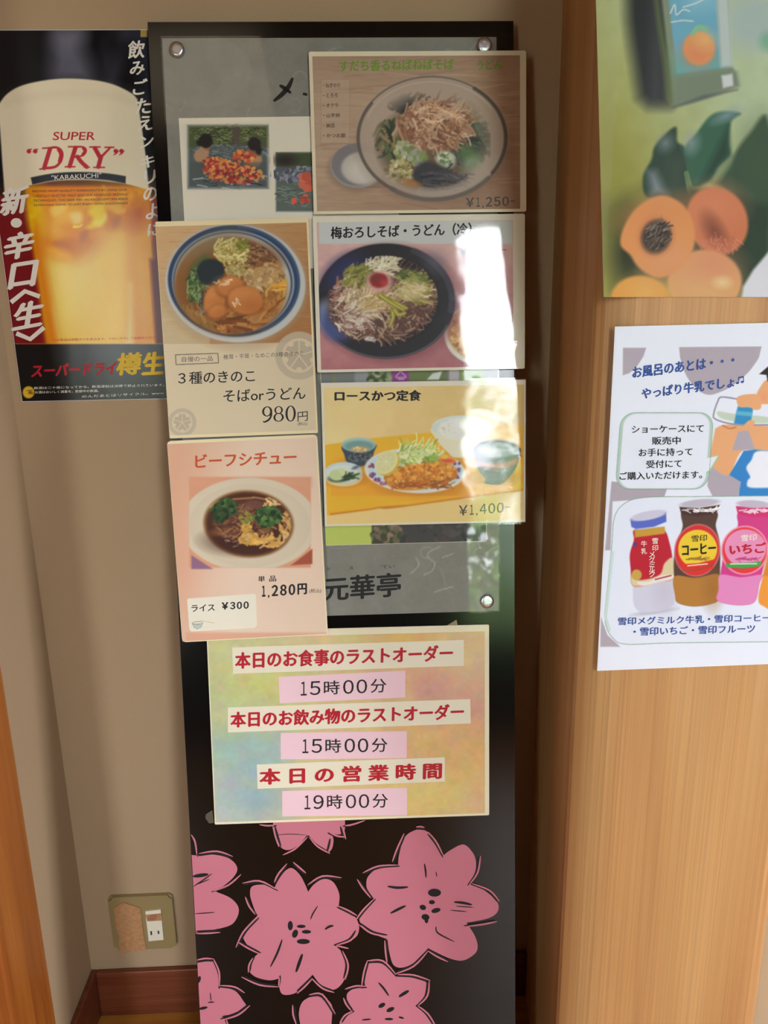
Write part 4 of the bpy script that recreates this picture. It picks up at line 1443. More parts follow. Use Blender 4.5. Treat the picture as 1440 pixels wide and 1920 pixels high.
def clipellipse(cx, cy, rx, ry, col):
    A.poly([(min(max(cx + rx * math.cos(t), 232), 1198), min(max(cy + ry * math.sin(t), 402), 1118)) for t in [2 * math.pi * i / 90 for i in range(90)]], col, 1, 3)
clipellipse(708, 775, 545, 370, (218, 204, 180))
clipellipse(712, 785, 480, 330, (212, 197, 172))
A.ell(704, 775, 400, 300, (222, 208, 184), 0.7, 0, 60)
A.ell(704, 772, 352, 262, (150, 96, 40), 1, 4, 12)
A.ell(704, 772, 342, 252, (74, 36, 22), 1, 4, 12)
A.ell(640, 905, 240, 90, (62, 28, 18), 0.8, 0, 40)
A.line(cr([(400, 640), (470, 590), (600, 575), (740, 565)]), 14, (206, 158, 90), 0.9)
A.line(cr([(740, 560), (860, 590), (960, 700), (1020, 760), (985, 850)]), 14, (206, 164, 100), 0.8)
keep = A.c.copy()
A.ell(690, 690, 200, 110, (98, 56, 40), 0.9, 0, 30)
A.ell(760, 620, 80, 38, (110, 68, 58), 1, 10, 8)
A.ell(650, 660, 80, 40, (128, 86, 60), 1, -10, 10)
A.ell(520, 830, 120, 34, (122, 74, 42), 1, -6, 10)
A.ell(590, 880, 90, 30, (104, 60, 40), 1, 14, 10)
A.ell(490, 755, 60, 26, (146, 96, 62), 1, -10, 8)
A.ell(830, 830, 60, 30, (128, 84, 46), 1, -20, 8)
A.strands(150, 640, 770, 230, 130, 60, 10, [(110, 66, 44), (140, 92, 62), (80, 42, 28), (170, 128, 92)], -10, 40)
A.dots(26, 690, 790, 50, 40, 12, 24, [(214, 170, 80), (196, 150, 66)], 0.7)
A.dots(50, 710, 890, 70, 44, 14, 28, [(222, 178, 96), (206, 156, 70)], 0.7)
A.strands(36, 850, 930, 110, 40, 90, 18, [(224, 178, 100), (206, 158, 80)], -20, 20)
A.strands(40, 990, 770, 50, 110, 50, 14, [(222, 184, 120), (200, 150, 80)], 60, 40)
A.strands(20, 850, 600, 60, 40, 60, 14, [(226, 190, 130)], 40, 30)
A.dots(30, 680, 720, 60, 40, 10, 20, [(120, 126, 50), (150, 140, 60)], 0.7)
A.dots(190, 510, 650, 95, 70, 14, 26, [(48, 72, 36), (62, 92, 46), (36, 54, 28), (82, 112, 60)], 0.8, 1, 1, -15)
A.dots(220, 860, 715, 100, 72, 14, 26, [(46, 72, 34), (62, 96, 44), (34, 54, 26), (84, 120, 60)], 0.8, 1, 1, -10)
A.dots(40, 470, 720, 40, 40, 14, 22, [(40, 58, 30), (54, 80, 40)], 0.8)
A.strands(14, 600, 900, 120, 60, 40, 5, [(214, 190, 170)], -30, 30)
A.keep_outside(keep, 704, 772, 340, 250, 4)
A.blur(1.6, (215, 395, 1205, 1130))
photo(s, 323, 826, 603, 1196, A, M_matte)
k = Ink(s.pl, TH)
k.text('ビーフシチュー', (366, 878), (556, 869), 26, 0.035)
k.build('title_lettering', M_orange, s.root, 'orange title lettering')
k = Ink(s.pl, TH)
k.text('単', (484, 1091), (497, 1090.5), 11, 0.02)
k.text('品', (505, 1090.5), (518, 1090), 11, 0.02)
k.price('１,２８０円', (489, 1119), (578, 1114), 21, 0.05)
k.text('(税込)', (580, 1113), (602, 1112), 9, 0.0)
k.build('price_lettering', M_ink, s.root)
tg = wquad(s.pl, [(352.5, 1122), (475, 1113), (480, 1116), (482, 1172), (478, 1177), (359, 1184), (355, 1180), (351, 1125)], 0.0006, 0.0010, 'price_tag', M_cream2, s.root)
tg['label'] = 'small white rice price tag'
k = Ink(s.pl, 0.0011)
k.text('ライス', (359, 1147), (403, 1145), 13, 0.025)
k.price('￥３００', (414, 1143), (468, 1141), 14, 0.05)
k.build('tag_lettering', M_ink, tg)
k = Ink(s.pl, 0.0011)
k.shape([(361, 1168), (380, 1168), (377, 1176), (371, 1179), (365, 1177)], 1)
oval(k, (370.5, 1168), 10.5, 3.2, 0.8, 0.8, -0.05, 0)
k.stroke([(361, 1169), (364, 1176), (370, 1179), (377, 1176), (380, 1169)], 0.9, 0)
k.stroke([(376, 1163), (402, 1168)], 1.8, 2)
k.build('bowl_drawing', [M_greyink, mat('pale_green_print', L(196, 206, 190), 0.5), mat('tan_print', L(196, 150, 106), 0.5)], tg)

# ---- last order notice
s = Sheet(BOARDP.up(0.0014), (387, 1184), (916, 1171), (918, 1528), (403, 1546), 'notice_sheet', 'large landscape watercolour notice sheet with red lettering on cream strips, low on the signboard', 'notice')
s.paper(M_cream, corner=0.002)
A = Art(370, 1160, 0.3958, 1440, 1011, (224, 200, 140), 0.6, 41)
A.grad((206, 204, 150), (226, 190, 140), 80, 400, 1000, 400)
for (x, y, rx, ry, c, a) in ((250, 150, 260, 120, (206, 206, 160), .8), (620, 90, 200, 70, (222, 204, 150), .8), (1000, 90, 130, 50, (230, 194, 110), .8), (200, 330, 220, 120, (198, 198, 136), .8), (330, 300, 120, 80, (214, 206, 120), .6),
                             (150, 560, 110, 130, (160, 190, 160), .8), (300, 560, 120, 90, (170, 196, 168), .7), (180, 660, 130, 90, (158, 186, 196), .8), (130, 880, 120, 100, (196, 206, 204), .8), (290, 850, 130, 90, (140, 172, 196), .85), (350, 640, 70, 80, (150, 184, 200), .7),
                             (1150, 320, 150, 90, (222, 164, 152), .85), (1290, 400, 110, 100, (220, 150, 150), .8), (1130, 330, 60, 50, (204, 140, 150), .6), (1290, 180, 120, 120, (232, 206, 160), .8), (1200, 560, 180, 90, (230, 176, 134), .8), (1100, 640, 120, 80, (230, 188, 120), .7),
                             (1280, 720, 150, 120, (228, 184, 116), .8), (1180, 870, 200, 90, (228, 206, 124), .9), (1060, 800, 90, 70, (232, 204, 130), .8), (1340, 880, 80, 80, (226, 180, 150), .6), (190, 470, 90, 60, (212, 206, 150), .7)):
    A.ell(x, y, rx, ry, c, a, 0, min(rx, ry) * .6)
A.noise(5, 60, 50, None, False)
A.noise(3, 16, 14)
photo(s, 397, 1190, 909, 1533, A, M_matte, 'watercolour_print', 1.0, PH, 0.002)


def n3(pts):
    return [(370 + x * 0.3958, 1160 + y * 0.3958) for x, y in pts]


M_strip = mat('cream_strip', L(238, 228, 206), 0.5, spec=0.3)
M_pinkstrip = mat('pink_strip', L(244, 206, 216), 0.5, spec=0.3)
for q, m, t, p0, p1, h, bold, tm in (
        (((165, 135), (1262, 100), (1262, 222), (170, 260)), M_strip, '本日のお食事のラストオーダー', (178, 238), (1210, 200), 80, 0.045, M_red),
        (((385, 275), (985, 245), (985, 372), (390, 400)), M_pinkstrip, '１５時００分', (482, 364), (905, 348), 66, 0.0, M_ink),
        (((145, 420), (1292, 380), (1295, 495), (145, 538)), M_strip, '本日のお飲み物のラストオーダー', (156, 516), (1262, 476), 76, 0.045, M_red),
        (((395, 540), (992, 532), (992, 660), (395, 665)), M_pinkstrip, '１５時００分', (490, 636), (910, 630), 66, 0.0, M_ink),
        (((282, 690), (1172, 655), (1172, 770), (285, 805)), M_strip, '本 日 の 営 業 時 間', (293, 787), (1158, 757), 78, 0.045, M_red),
        (((402, 815), (993, 800), (993, 930), (402, 935)), M_pinkstrip, '１９時００分', (500, 902), (912, 893), 66, 0.0, M_ink)):
    st = wquad(s.pl, n3(q), 0.0006, 0.0009, 'paper_strip', m, s.root)
    st['label'] = 'pink time strip' if m is M_pinkstrip else 'cream strip with red lettering'
    k = Ink(s.pl, 0.00105)
    a, b = n3([p0])[0], n3([p1])[0]
    (k.price if t[0] == '１' else k.text)(t, a, b, h * 0.3958, bold or 0.01)
    k.build('strip_lettering', tm, st)
s.film(film_mat('laminate_notice', 0.08, 1.45, (60, 60, 260), 0.012, 0.08), 0.0015)
wquad(s.pl, [(386, 1527), (398, 1519), (401, 1543), (392, 1544), (385, 1534)], -0.0006, -0.0002, 'clear_tab', mat('clear_tape', L(88, 84, 72), 0.2), s.root)
wquad(s.pl, [(838, 1173), (856, 1162), (858, 1172)], -0.0006, -0.0002, 'paper_tab', mat('tan_tape', L(150, 132, 96), 0.6), s.root)

# ================================================================== beer poster on the back wall
bl = WALLP.uv(42, 753)
u0, v0 = bl[0], bl[1]
POSTW, POSTH = 0.364, 0.514
bpl = Plane(WALLP.P(u0, v0, 0.0006), (1, 0, 0), (0, -1, 0))
beer = empty('beer_poster', bpl.P(POSTW / 2, 0), 'glossy black poster of a foaming glass of beer, on the wall behind the signboard', 'poster')
slab('paper_sheet', bpl, 0, POSTW, 0, POSTH, 0, 0.0004, M_white_p, beer)
A = Art(0, 0, 0.2361, 1440, 3250, (20, 19, 22), 1.4, 51)
A.poly(cr([(420, 236), (560, 225), (655, 240), (650, 380), (705, 470), (720, 640), (430, 640), (405, 450)], True), (96, 96, 112), 0.9, 60)  # grey streak of window glare above the glass, painted into the print
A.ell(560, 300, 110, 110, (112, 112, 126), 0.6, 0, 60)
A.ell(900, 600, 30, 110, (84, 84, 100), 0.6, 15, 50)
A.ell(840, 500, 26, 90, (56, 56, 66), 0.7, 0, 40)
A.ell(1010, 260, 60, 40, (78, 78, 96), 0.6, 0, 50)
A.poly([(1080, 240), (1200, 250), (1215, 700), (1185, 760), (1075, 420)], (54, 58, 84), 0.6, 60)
A.rect(-10, 2730, 1440, 3260, (20, 18, 19))
A.poly([(-10, 1560), (220, 1560), (380, 2740), (-10, 2740)], (112, 20, 26), 1, 6)
A.poly([(-10, 2000), (90, 1980), (90, 2030), (-10, 2050)], (150, 36, 26), 0.7, 12)
A.rect(1165, 1560, 1440, 2735, (112, 26, 30))
gl = [(200, 1480), (215, 1620), (250, 1900), (300, 2250), (345, 2560), (372, 2735), (1245, 2735), (1225, 2300), (1205, 1900), (1190, 1600), (1185, 1480)]
A.poly(gl, (206, 150, 48), 1, 6)
A.ell(240, 1700, 60, 160, (214, 184, 56), 0.9, 10, 60)
A.ell(560, 1560, 300, 100, (206, 122, 40), 0.9, 0, 80)
A.ell(980, 1580, 200, 120, (212, 150, 46), 0.9, 0, 80)
A.poly(cr([(390, 1950), (560, 2080), (700, 2020), (770, 1880), (900, 1880), (1000, 1960), (1010, 2300), (980, 2735), (480, 2735), (420, 2300)], True), (224, 192, 96), 1, 60)
A.ell(540, 2180, 130, 190, (226, 208, 134), 0.9, 0, 120)
A.ell(900, 2000, 110, 160, (218, 184, 76), 0.8, 0, 100)
A.ell(820, 2200, 140, 240, (216, 180, 62), 0.7, 0, 150)
A.ell(560, 2560, 160, 170, (224, 196, 100), 0.8, 0, 110)
A.ell(880, 2480, 90, 240, (224, 190, 84), 0.8, 0, 90)
A.ell(560, 1820, 240, 200, (200, 136, 46), 0.9, -20, 80)
A.ell(480, 1960, 130, 90, (206, 150, 56), 1, 10, 40)
A.ell(640, 1960, 90, 90, (186, 116, 40), 0.8, 0, 60)
A.ell(560, 1720, 190, 90, (222, 184, 96), 0.8, 0, 70)
A.ell(470, 1830, 110, 50, (226, 190, 110), 0.8, -20, 50)
A.ell(740, 1690, 90, 60, (206, 150, 52), 0.9, 0, 40)
A.strands(26, 700, 1700, 260, 120, 120, 26, [(228, 206, 60), (222, 190, 70), (206, 150, 50)], -30, 40, 0.8, 0.6)
A.ell(910, 1740, 90, 70, (190, 128, 36), 0.8, 0, 40)
A.line(cr([(720, 1800), (790, 1780), (830, 1730), (840, 1690)]), (30, 10), (226, 206, 70), 0.8)
A.line(cr([(590, 1800), (630, 1800), (655, 1780)]), (20, 8), (230, 214, 90), 0.8)
A.dots(150, 1060, 1600, 130, 90, 8, 24, [(218, 168, 56), (204, 132, 40), (226, 186, 80)], 1, 0.5, 3)
A.dots(80, 260, 1680, 70, 120, 8, 22, [(222, 196, 70), (210, 160, 56)], 1, 0.5, 3)
A.blur(12, (180, 1460, 1200, 2735))
A.poly(cr([(390, 1680), (480, 1620), (600, 1640), (720, 1640), (800, 1680), (780, 1780), (720, 1870), (700, 1960), (640, 2030), (540, 2062), (440, 2050), (370, 1990), (350, 1860)], True), (198, 132, 40), 0.85, 26)
A.poly(cr([(420, 1700), (520, 1640), (640, 1660), (660, 1740), (600, 1800), (500, 1870), (420, 1880), (390, 1800)], True), (226, 186, 96), 0.9, 40)
A.poly(cr([(470, 1800), (600, 1760), (690, 1800), (660, 1880), (560, 1860)], True), (206, 142, 52), 0.8, 30)
A.poly(cr([(440, 1950), (540, 1910), (660, 1960), (700, 1930), (640, 2010), (540, 2030)], True), (178, 108, 30), 0.8, 30)
A.poly(cr([(370, 1990), (420, 1960), (520, 2000), (560, 2050), (470, 2050)], True), (222, 170, 60), 0.8, 24)
A.poly(cr([(700, 1680), (760, 1630), (840, 1650), (830, 1730), (760, 1800), (690, 1810), (740, 1740)], True), (232, 208, 60), 0.9, 14)
A.poly(cr([(840, 1680), (900, 1650), (960, 1700), (940, 1790), (880, 1820), (850, 1760)], True), (188, 122, 30), 0.8, 26)
A.line(cr([(590, 1802), (630, 1800), (656, 1782)]), (24, 8), (240, 220, 80), 0.9)
A.poly(cr([(230, 1640), (300, 1610), (340, 1720), (320, 1860), (250, 1820)], True), (226, 196, 48), 0.7, 40)
A.poly(cr([(380, 2090), (520, 2100), (700, 2050), (740, 2250), (640, 2500), (470, 2560), (400, 2300)], True), (232, 212, 136), 0.8, 90)
A.poly(cr([(1040, 1700), (1120, 1620), (1190, 1700), (1215, 2200), (1230, 2735), (1060, 2735), (1030, 2200)], True), (196, 134, 40), 0.9, 40)
A.poly([(1000, 2735), (1025, 2250), (1045, 2250), (1062, 2735)], (226, 206, 150), 0.9, 16)
A.ell(1105, 2050, 50, 220, (214, 172, 70), 0.8, 2, 60)
A.ell(1165, 2400, 40, 260, (218, 180, 90), 0.7, -2, 50)
A.ell(1100, 1700, 60, 80, (150, 64, 32), 0.7, 20, 60)
A.poly([(290, 1760), (330, 1960), (400, 2350), (470, 2735), (385, 2735), (330, 2380), (270, 1950)], (200, 126, 34), 0.9, 30)
A.poly([(430, 2400), (500, 2735), (470, 2735), (425, 2450)], (226, 206, 140), 0.6, 16)
A.vivid(205, 1430, 1250, 2733, 1.4, 0.9)
for p, c in (([(400, 1660), (470, 1625), (540, 1640), (500, 1690), (430, 1720)], (236, 198, 92)), ([(560, 1700), (640, 1690), (650, 1760), (590, 1780)], (238, 208, 120)), ([(640, 1850), (700, 1830), (690, 1900), (640, 1930)], (176, 104, 26)),
             ([(420, 1930), (500, 1915), (560, 1950), (480, 1965)], (176, 106, 26)), ([(740, 1760), (800, 1740), (830, 1690), (850, 1740), (790, 1800)], (240, 216, 70)), ([(850, 1640), (930, 1630), (990, 1680), (930, 1700)], (226, 176, 50)),
             ([(900, 1730), (960, 1720), (950, 1780), (900, 1800)], (172, 104, 22))):
    A.poly(cr(p, True), c, 0.8, 12)
A.poly([(-10, 1560), (190, 1560), (240, 1900), (300, 2300), (345, 2735), (-10, 2735)], (112, 20, 26), 0.9, 18)
A.poly([(1192, 2060), (1440, 2060), (1440, 2735), (1240, 2735)], (108, 22, 28), 0.9, 12)
A.rect(-10, 2733, 1440, 3260, (20, 18, 19), 1, 2)
A.rect(-10, 2726, 1440, 2733, (206, 120, 40), 0.6, 2)
# foam and glass
foam = cr([(-20, 850), (60, 745), (200, 672), (450, 628), (700, 632), (890, 668), (1040, 738), (1092, 790)]) + [(1125, 1000), (1160, 1250), (1182, 1505)] + cr([(1182, 1510), (1000, 1462), (800, 1436), (620, 1430), (420, 1440), (200, 1482)]) + [(40, 1560), (20, 1300), (0, 1000), (-20, 900)]
A.poly(foam, (214, 204, 178), 1, 4)
A.line(cr([(60, 820), (250, 770), (520, 750), (760, 752), (960, 780), (1060, 820)]), 26, (196, 186, 162), 0.6, 30)
A.ell(600, 900, 300, 120, (222, 213, 190), 0.5, 0, 120)
A.poly(cr([(245, 1410), (420, 1378), (620, 1366), (840, 1376), (1000, 1400)]) + cr([(998, 1458), (840, 1430), (620, 1420), (420, 1434), (258, 1466)]), (36, 38, 48), 1, 3)
A.rect(1180, 3000, 1181, 3001, (0, 0, 0))
# hand lettered serif word
RD = (172, 36, 52)
def sr(pts, w):
    A.line(pts, w, RD, 1, 1.5)
sr([(398, 1185), (352, 1335)], 34)
sr(cr([(385, 1178), (450, 1172), (492, 1205), (488, 1270), (440, 1325), (350, 1336)]), (18, 22))
sr(cr([(470, 1190), (488, 1225), (478, 1280)]), 34)
sr([(340, 1178), (440, 1172)], 12)
sr([(318, 1344), (380, 1336)], 12)
sr([(600, 1175), (555, 1320)], 34)
sr(cr([(590, 1168), (660, 1168), (685, 1195), (660, 1235), (590, 1248)]), (14, 14))
sr(cr([(665, 1180), (678, 1200), (660, 1228)]), 26)
sr(cr([(615, 1245), (650, 1290), (690, 1326)]), 32)
sr([(545, 1166), (620, 1166)], 12)
sr([(520, 1326), (595, 1324)], 12)
sr([(670, 1328), (712, 1328)], 10)
sr([(755, 1178), (795, 1250)], 34)
sr([(872, 1178), (800, 1252)], (16, 20))
sr([(803, 1245), (782, 1325)], 34)
sr([(715, 1168), (795, 1168)], 12)
sr([(835, 1170), (905, 1170)], 12)
sr([(745, 1330), (830, 1330)], 12)
for x in (232, 282):
    A.ell(x, 1202, 17, 17, RD, 1, 0, 2)
    sr(cr([(x - 12, 1205), (x - 4, 1190), (x + 22, 1184)]), (16, 6))
for x in (920, 965):
    A.ell(x, 1200, 17, 17, RD, 1, 0, 2)
    sr(cr([(x + 14, 1200), (x + 4, 1218), (x - 16, 1230)]), (18, 6))
A.ell(228, 3115, 46, 48, (206, 168, 46), 1, 0, 3)
A.strands(12, 228, 3115, 24, 26, 30, 7, [(120, 90, 30)], 0, 20)
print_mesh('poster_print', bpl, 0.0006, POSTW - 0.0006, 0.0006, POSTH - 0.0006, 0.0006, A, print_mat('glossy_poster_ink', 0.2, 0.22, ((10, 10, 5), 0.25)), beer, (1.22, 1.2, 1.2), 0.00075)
k = Ink(bpl, 0.0008)
k.text('SUPER', (99, 263), (178, 263), 15.5, 0.01, up=(0.12, -1))
k.build('word_lettering', M_red, beer)
k = Ink(bpl, 0.0008)
k.text('"KARAKUCHI"', (97, 338), (190, 333), 9, 0.0)
for i, t in enumerate(('BREWED FROM QUALITY INGREDIENTS BY USING OUR', 'CAREFULLY SELECTED YEAST AND OUR ADVANCED BREWING', 'TECHNIQUES, THIS BEER HAS AN EXCELLENT BALANCE', 'REFRESHING DRINK, SO JUST ENJOY WITH SMOOTHNESS')):
    k.text(t, (61 + i, 361.5 + i * 8.8), (238 + i * 0.8, 358.5 + i * 8.5), 4.8, 0.0, 1)
k.build('caption_lettering', [M_whiteink, M_ink], beer)
k = Ink(bpl, 0.0008)
bx, by = (52, -9), (8, -54)
k.glyph('新', (28, 376), bx, by, 0.045)
k.shape([(31 + 10.5 * math.cos(a), 418 + 9 * math.sin(a)) for a in [2 * math.pi * i / 20 for i in range(20)]])
k.glyph('辛', (36, 460), (57, -11), (8, -52), 0.045)
k.glyph('口', (44, 515), (52, -8), (8, -50), 0.045)
k.stroke([(21, 567), (47, 546), (75, 556)], 8.5, taper=False)
k.glyph('生', (54, 590), (58, -11), (8, -52), 0.045)
k.stroke([(31, 625), (57, 636), (83, 614)], 8.5, taper=False)
k.build('slogan_lettering', M_whiteink, beer)
k = Ink(bpl, 0.0008)
for ch, c, ex, ey in (('飲', (256, 93), (32, -3), (2, -34)), ('み', (258, 128), (28, -3), (2, -26)), ('ご', (263, 163), (27, -3), (2, -30)), ('た', (269, 199), (30, -3), (2, -30)),
                      ('え', (273, 231), (28, -4), (2, -28)), ('ン', (275, 266), (27, -4), (2, -24)), ('キ', (277, 303), (27, -4), (2, -24)), ('リ', (281, 332), (24, -3), (2, -26)),
                      ('の', (282, 364), (26, -3), (2, -26)), ('よ', (286, 396), (24, -3), (2, -30)), ('に', (289, 431), (24, -2), (2, -24))):
    k.glyph(ch, c, ex, ey, 0.03)
k.build('vertical_lettering', M_whiteink, beer)
k = Ink(bpl, 0.0008)
k.text('飲酒は二十歳になってから。飲酒運転は法律で禁止されています。', (64, 730), (308, 724), 5, 0.0)
k.text('お酒はおいしく適量を。妊娠中の飲酒。', (66, 738), (185, 735), 5, 0.0)
k.text('のんだあとはリサイクル。www', (154, 746), (308, 739), 5, 0.0)
k.build('small_print', M_whiteink, beer)
k = Ink(bpl, 0.0008)
k.text('スーパードライ', (58, 708), (217, 702), 25, 0.05, up=(0.14, -1))
k.build('product_lettering', M_red, beer)
k = Ink(bpl, 0.0008)
k.text('この製品は炭酸ガスを含みます。十分に冷やしてお飲みください。', (100, 640), (302, 635), 5, 0.0)
k.build('small_print', M_red, beer)
k = Ink(bpl, 0.0008)
k.glyph('樽', (242, 682), (47, -3), (4, -43), 0.04)
k.glyph('生', (288, 681), (42, -2), (4, -44), 0.05)
k.build('gold_lettering', M_gold, beer)
wquad(WALLP, [(264, 57), (277, 57), (277, 70), (264, 70)], 0.0012, 0.0016, 'tape_corner', mat('yellow_tape', L(168, 142, 60), 0.4), beer)

# ================================================================== fruit poster on the pillar
b0, b1 = PILP.uv(1129, 557), PILP.uv(1440, 557)
fa = (b1 - b0) / np.linalg.norm(b1 - b0)
fpl = Plane(PILP.P(b0[0], b0[1], 0.0008), PILP.a * fa[0] + PILP.b * fa[1], PILP.n)
FW, FHH = 0.285, 0.42
fruit = empty('fruit_poster', fpl.P(FW / 2, 0), 'green poster of a bottle and cut apricots, above the milk sign on the pillar', 'poster')
fcurl = lambda U, V: 0.004 * np.clip(1 - U / 0.05, 0, 1) ** 2
fshear = lambda U, V: -0.10 * V * np.clip(1 - U / FW, 0, 1)
A = Art(1080, -30, 0.3125, 1180, 1950, (170, 168, 92), 1.2, 61)
oy = 96


def sh_(p):
    return [(x, y + oy) for x, y in p]


A.grad((164, 162, 84), (186, 202, 166), 150, 900, 900, 500)
A.noise(3, 90, 90)
A.ell(200, 1300 + oy, 160, 340, (138, 134, 58), 0.8, 0, 160)
A.ell(330, 1250 + oy, 120, 60, (92, 92, 50), 0.8, -20, 80)
A.ell(1060, 130 + oy, 170, 170, (172, 192, 192), 0.9, 0, 60)
A.ell(1160, 250 + oy, 60, 60, (120, 176, 150), 0.8, 0, 20)
A.poly(sh_([(290, -100), (300, 150), (340, 400), (370, 590), (430, 640), (560, 640), (590, -100)]), (42, 46, 46), 1, 40)
A.poly(sh_([(455, -100), (470, 200), (450, 600), (490, 610), (500, 300), (500, -100)]), (70, 72, 72), 0.8, 40)
A.poly(sh_([(500, -100), (545, 300), (585, 645), (900, 548), (975, 515), (960, 440), (925, 380), (905, -100)]), (132, 146, 122), 1, 8)
A.poly(sh_([(470, -100), (560, 400), (585, 640), (550, 600), (500, 250), (455, -100)]), (96, 112, 66), 0.9, 14)
A.poly(sh_([(545, -100), (575, 200), (605, 448), (868, 408), (835, -100)]), (112, 176, 204), 1, 5)
A.poly(sh_([(590, 330), (605, 448), (868, 408), (860, 330)]), (98, 176, 172), 0.9, 40)
A.poly(sh_([(640, -100), (700, 60), (830, 40), (830, -100)]), (150, 204, 226), 0.8, 50)
A.poly(sh_([(836, -100), (866, 408), (935, 400), (905, -100)]), (192, 206, 206), 1, 10)
A.ell(735, 292 + oy, 96, 102, (232, 162, 98), 1, 0, 8)
A.ell(720, 330 + oy, 70, 60, (226, 128, 92), 0.7, 0, 60)
A.ell(770, 240 + oy, 44, 40, (240, 196, 128), 0.7, 0, 40)
A.line(cr(sh_([(700, 205), (730, 165), (775, 175)])), 26, (142, 196, 150))
for p in ([(565, 80), (590, 30), (600, 90), (640, 60), (680, 70)], [(570, 135), (640, 125), (700, 130)], [(640, 45), (720, 20), (800, -20)]):
    A.line(cr(sh_(p)), 9, (216, 226, 224), 0.9)
A.poly(sh_([(590, 460), (870, 420), (960, 440), (970, 515), (590, 640)]), (122, 136, 116), 0.9, 20)
A.poly(sh_([(870, 455), (935, 445), (942, 515), (880, 530)]), (214, 218, 222), 1, 6)
A.poly(sh_([(578, 645), (760, 575), (965, 540), (880, 560), (700, 615)]), (88, 92, 96), 1, 10)
A.poly(cr(sh_([(1150, 720), (1040, 800), (950, 940), (950, 1150), (1000, 1330), (1160, 1340)]), True), (62, 84, 62), 1, 12)
A.poly(sh_([(830, 1100), (940, 950), (1160, 760), (1160, 1560), (1010, 1700), (960, 1500), (1020, 1300)]), (56, 80, 62), 0.95, 24)
A.ell(1100, 1000 + oy, 90, 200, (72, 92, 66), 0.7, 0, 80)
A.poly(cr(sh_([(420, 1180), (400, 1060), (450, 960), (470, 880), (540, 800), (598, 765), (606, 850), (655, 890), (670, 1000), (680, 1150), (640, 1230), (540, 1180)]), True), (42, 66, 50), 1, 8)
A.poly(cr(sh_([(700, 1120), (660, 1000), (650, 890), (720, 800), (800, 700), (880, 670), (985, 682), (930, 730), (915, 850), (920, 930), (850, 1000), (800, 1080)]), True), (56, 100, 78), 1, 8)
A.poly(sh_([(740, 1100), (910, 760), (920, 930), (850, 1010), (800, 1085)]), (38, 66, 54), 0.9, 20)
A.line(sh_([(660, 1040), (685, 1160)]), (30, 36), (112, 140, 92), 0.9)
A.ell(690, 860 + oy, 34, 46, (150, 164, 176), 0.8, 10, 30)
A.ell(900, 695 + oy, 60, 22, (150, 170, 190), 0.8, -25, 22)
A.ell(535, 860 + oy, 36, 40, (130, 144, 150), 0.8, 30, 30)
A.poly(sh_([(430, 1030), (475, 1030), (550, 1170), (450, 1170)]), (140, 148, 160), 0.85, 26)
A.rect(560, 960 + oy, 640, 1180 + oy, (74, 84, 74), 0.6, 40)
A.poly(sh_([(660, 1180), (1010, 1180), (1010, 1700), (300, 1700), (300, 1500)]), (46, 66, 50), 0.9, 30)
A.ell(290, 1520 + oy, 80, 190, (46, 50, 34), 0.95, 0, 60)
A.poly(sh_([(620, 1180), (700, 1120), (960, 1180), (1160, 1240), (1160, 1560), (960, 1800), (640, 1800), (640, 1500)]), (44, 62, 46), 0.9, 20)
A.ell(845, 1325 + oy, 180, 208, (210, 124, 86), 1, -25, 8)
A.ell(830, 1230 + oy, 120, 90, (224, 142, 102), 0.7, 0, 80)
A.ell(830, 1390 + oy, 46, 96, (128, 72, 56), 0.9, -28, 30)
A.strands(40, 850, 1450 + oy, 120, 60, 50, 8, [(226, 140, 110), (206, 116, 90)], 60, 60, 0.5, 0.6)
A.ell(770, 1690 + oy, 222, 190, (226, 164, 112), 1, 0, 8)
A.ell(760, 1740 + oy, 160, 110, (228, 178, 124), 0.8, 0, 90)
A.ell(820, 1580 + oy, 130, 80, (222, 140, 112), 0.6, 0, 60)
A.ell(875, 1695 + oy, 40, 26, (240, 212, 160), 0.9, 0, 20)
A.ell(380, 1800 + oy, 180, 145, (230, 160, 78), 1, 0, 8)
A.ell(420, 1760 + oy, 100, 80, (236, 184, 104), 0.8, 0, 70)
A.poly(cr(sh_([(262, 1470), (280, 1370), (350, 1260), (450, 1190), (540, 1178), (640, 1230), (700, 1330), (712, 1440), (680, 1540), (600, 1630), (500, 1668), (420, 1640), (360, 1590), (320, 1530)]), True), (228, 152, 92), 1, 8)
A.ell(560, 1560 + oy, 130, 80, (230, 162, 120), 0.7, -20, 60)
A.ell(470, 1280 + oy, 150, 70, (222, 142, 88), 0.7, -15, 60)
A.ell(478, 1420 + oy, 96, 106, (192, 120, 80), 0.9, 20, 24)
A.ell(478, 1420 + oy, 86, 100, (70, 58, 50), 1, 20, 12)
A.strands(110, 478, 1420 + oy, 70, 84, 50, 7, [(110, 92, 80), (44, 38, 34), (150, 128, 112), (80, 66, 58)], -40, 40, 0.4, 0.8)
A.poly(sh_([(1000, 1720), (1060, 1620), (1170, 1490), (1170, 1840), (985, 1840)]), (226, 226, 236), 1, 8)
print_mesh('poster_print', fpl, 0, FW, 0, FHH, 0.0010, A, print_mat('poster_ink', 0.42, 0.22), fruit, 0.82, 0.0009, fcurl, fshear)
gv = []
gf = []
for i in range(13):
    for v in (0, FHH):
        uu = FW * (i / 12) ** 1.5
        gv.append(fpl.P(uu + float(fshear(np.array(uu), v)), v, 0.0006 + float(fcurl(np.array(uu), 0))))
for i in range(12):
    gf.append((2 * i, 2 * i + 2, 2 * i + 3, 2 * i + 1))
mesh_pf('paper_sheet', gv, gf, fruit, M_white_p)

